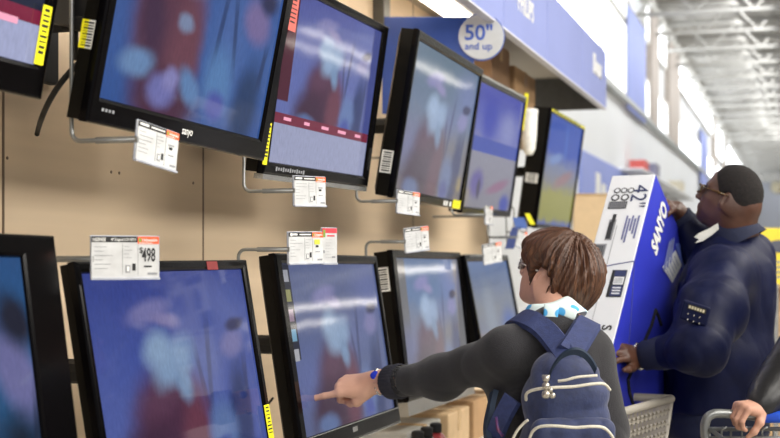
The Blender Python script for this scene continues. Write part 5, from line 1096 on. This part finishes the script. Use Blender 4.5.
H = Sdf(); HC = thx + arr(0, 0, .1); H.ell(HC + arr(0, 0, .045) - ff * .02, arr(.112, .09, .1), Mh, k=.03); H.ell(HC + ff * .09 + arr(0, 0, -.03), arr(.08, .1, .09), Mh, k=.01, op='s'); add_mesh(th, 'hair', H, .006, mat('hair_grey', '#5a5048', .7, vscale=60))
T_ = Sdf(); T_.ell(thp, arr(.155, .18, .16), Mh, k=.05)
for sg in (-1, 1): T_.chain([thp + fl * sg * .09 + arr(0, 0, -.08), thp + fl * sg * .1 + arr(0, 0, -.45), thp + fl * sg * .1 + arr(0, 0, -.82)], [.105, .08, .07], k=.04)
add_mesh(th, 'trousers', T_, .01, MATS['trouser_black'])
for sg in (-1, 1):
    an = thp + fl * sg * .1 + arr(0, 0, -.84); s2 = Sdf(); s2.rc(an + arr(0, 0, -.04), an + ff * .15 + arr(0, 0, -.05), .046, .038, k=.02); s2.rc(an, an + arr(0, 0, -.04), .048, .048, k=.03); s2.plane(an + arr(0, 0, -.09), (0, 0, -1)); add_mesh(th, 'shoe', s2, .007, matte_black)

# ================================================================ camera, light
cam = bpy.data.cameras.new('camera'); co = bpy.data.objects.new('camera', cam); COL.objects.link(co); SC.camera = co
co.location = CAM; co.rotation_euler = (pi / 2, 0, A); cam.sensor_width = 36; cam.lens = F / 780 * 36; cam.shift_y = (YH - 219) / 780; cam.clip_end = 300
cam.dof.use_dof = True; cam.dof.focus_distance = 3.3; cam.dof.aperture_fstop = 4.2
def area(loc, tgt, sx, sy_, power, col=(1, 1, 1)):
    l = bpy.data.lights.new('area', 'AREA'); l.shape = 'RECTANGLE'; l.size = sx; l.size_y = sy_; l.energy = power; l.color = col
    o = bpy.data.objects.new('area_light', l); COL.objects.link(o); o.location = loc; z = -nrm(np.array(tgt, float) - np.array(loc, float)); y = np.array([0, 1.0, 0]) if abs(z[1]) < .8 else np.array([0, 0, 1.0])
    y = nrm(y - z * (y @ z)); x = np.cross(y, z); o.rotation_euler = Matrix(np.stack([x, y, z], 1).tolist()).to_euler(); return o
warm = (1, .96, .9)
# rows of ceiling fluorescents along the store
tubeg = emis('ceiling_tube', '#fff8ec', 9.0)
for k, (x, ya_) in enumerate(((3.6, 4), (14.3, 41), (18.0, 48))):
    m = MB().abox((x - .22, ya_, 4.66), (x + .22, 60, 4.7)); 
    t = Thing('ceiling_light', 'long white fluorescent strip hung from the store ceiling over the aisle', 'light fixture', (x, ya_, 4.7), group='ceiling light rows'); t.part('housing', MB().abox((x - .24, ya_, 4.7), (x + .24, 60, 4.76)), white); t.part('tube', m, tubeg)
    if k == 0: t.o['label'] = 'fluorescent strip hung from the ceiling above the televisions aisle'
area((2.2, 1.0, 4.6), (-1.2, 3.0, 1.2), 1.2, 5.0, 170, warm)
area((7.5, 2.0, 4.1), (-1.6, 3.5, 1.6), 1.5, 9.0, 620, warm)
area((2.4, 6.0, 4.6), (-.6, 6, 1.2), 1.2, 6, 180, warm)
area((1.6, -2.5, 3.6), (-.2, 3.6, 1.2), 3, 2, 60, warm)  # unseen fill behind the camera, added to lift the display wall
area((-.7, 25, 5.2), (SX, 25, 3.0), .8, 30, 560)  # unseen light added to brighten the white store wall
area((9, 32, 4.1), (9, 32, 6), 16, 44, 430)  # added up-facing fill that lightens the ceiling, in place of floor bounce
area((7, 40, 4.5), (7, 61, 2.5), 14, 3, 900)  # unseen fill added to brighten the end wall
w = bpy.data.worlds.new('World'); SC.world = w; w.use_nodes = True; bg = w.node_tree.nodes['Background']; bg.inputs[0].default_value = (.9, .93, 1, 1); bg.inputs[1].default_value = .35
SC.view_settings.view_transform = 'Standard'; SC.view_settings.look = 'None'; SC.view_settings.exposure = 0; SC.view_settings.gamma = 1
SC.cycles.max_bounces = 6; SC.cycles.use_denoising = True; SC.cycles.sample_clamp_indirect = 4
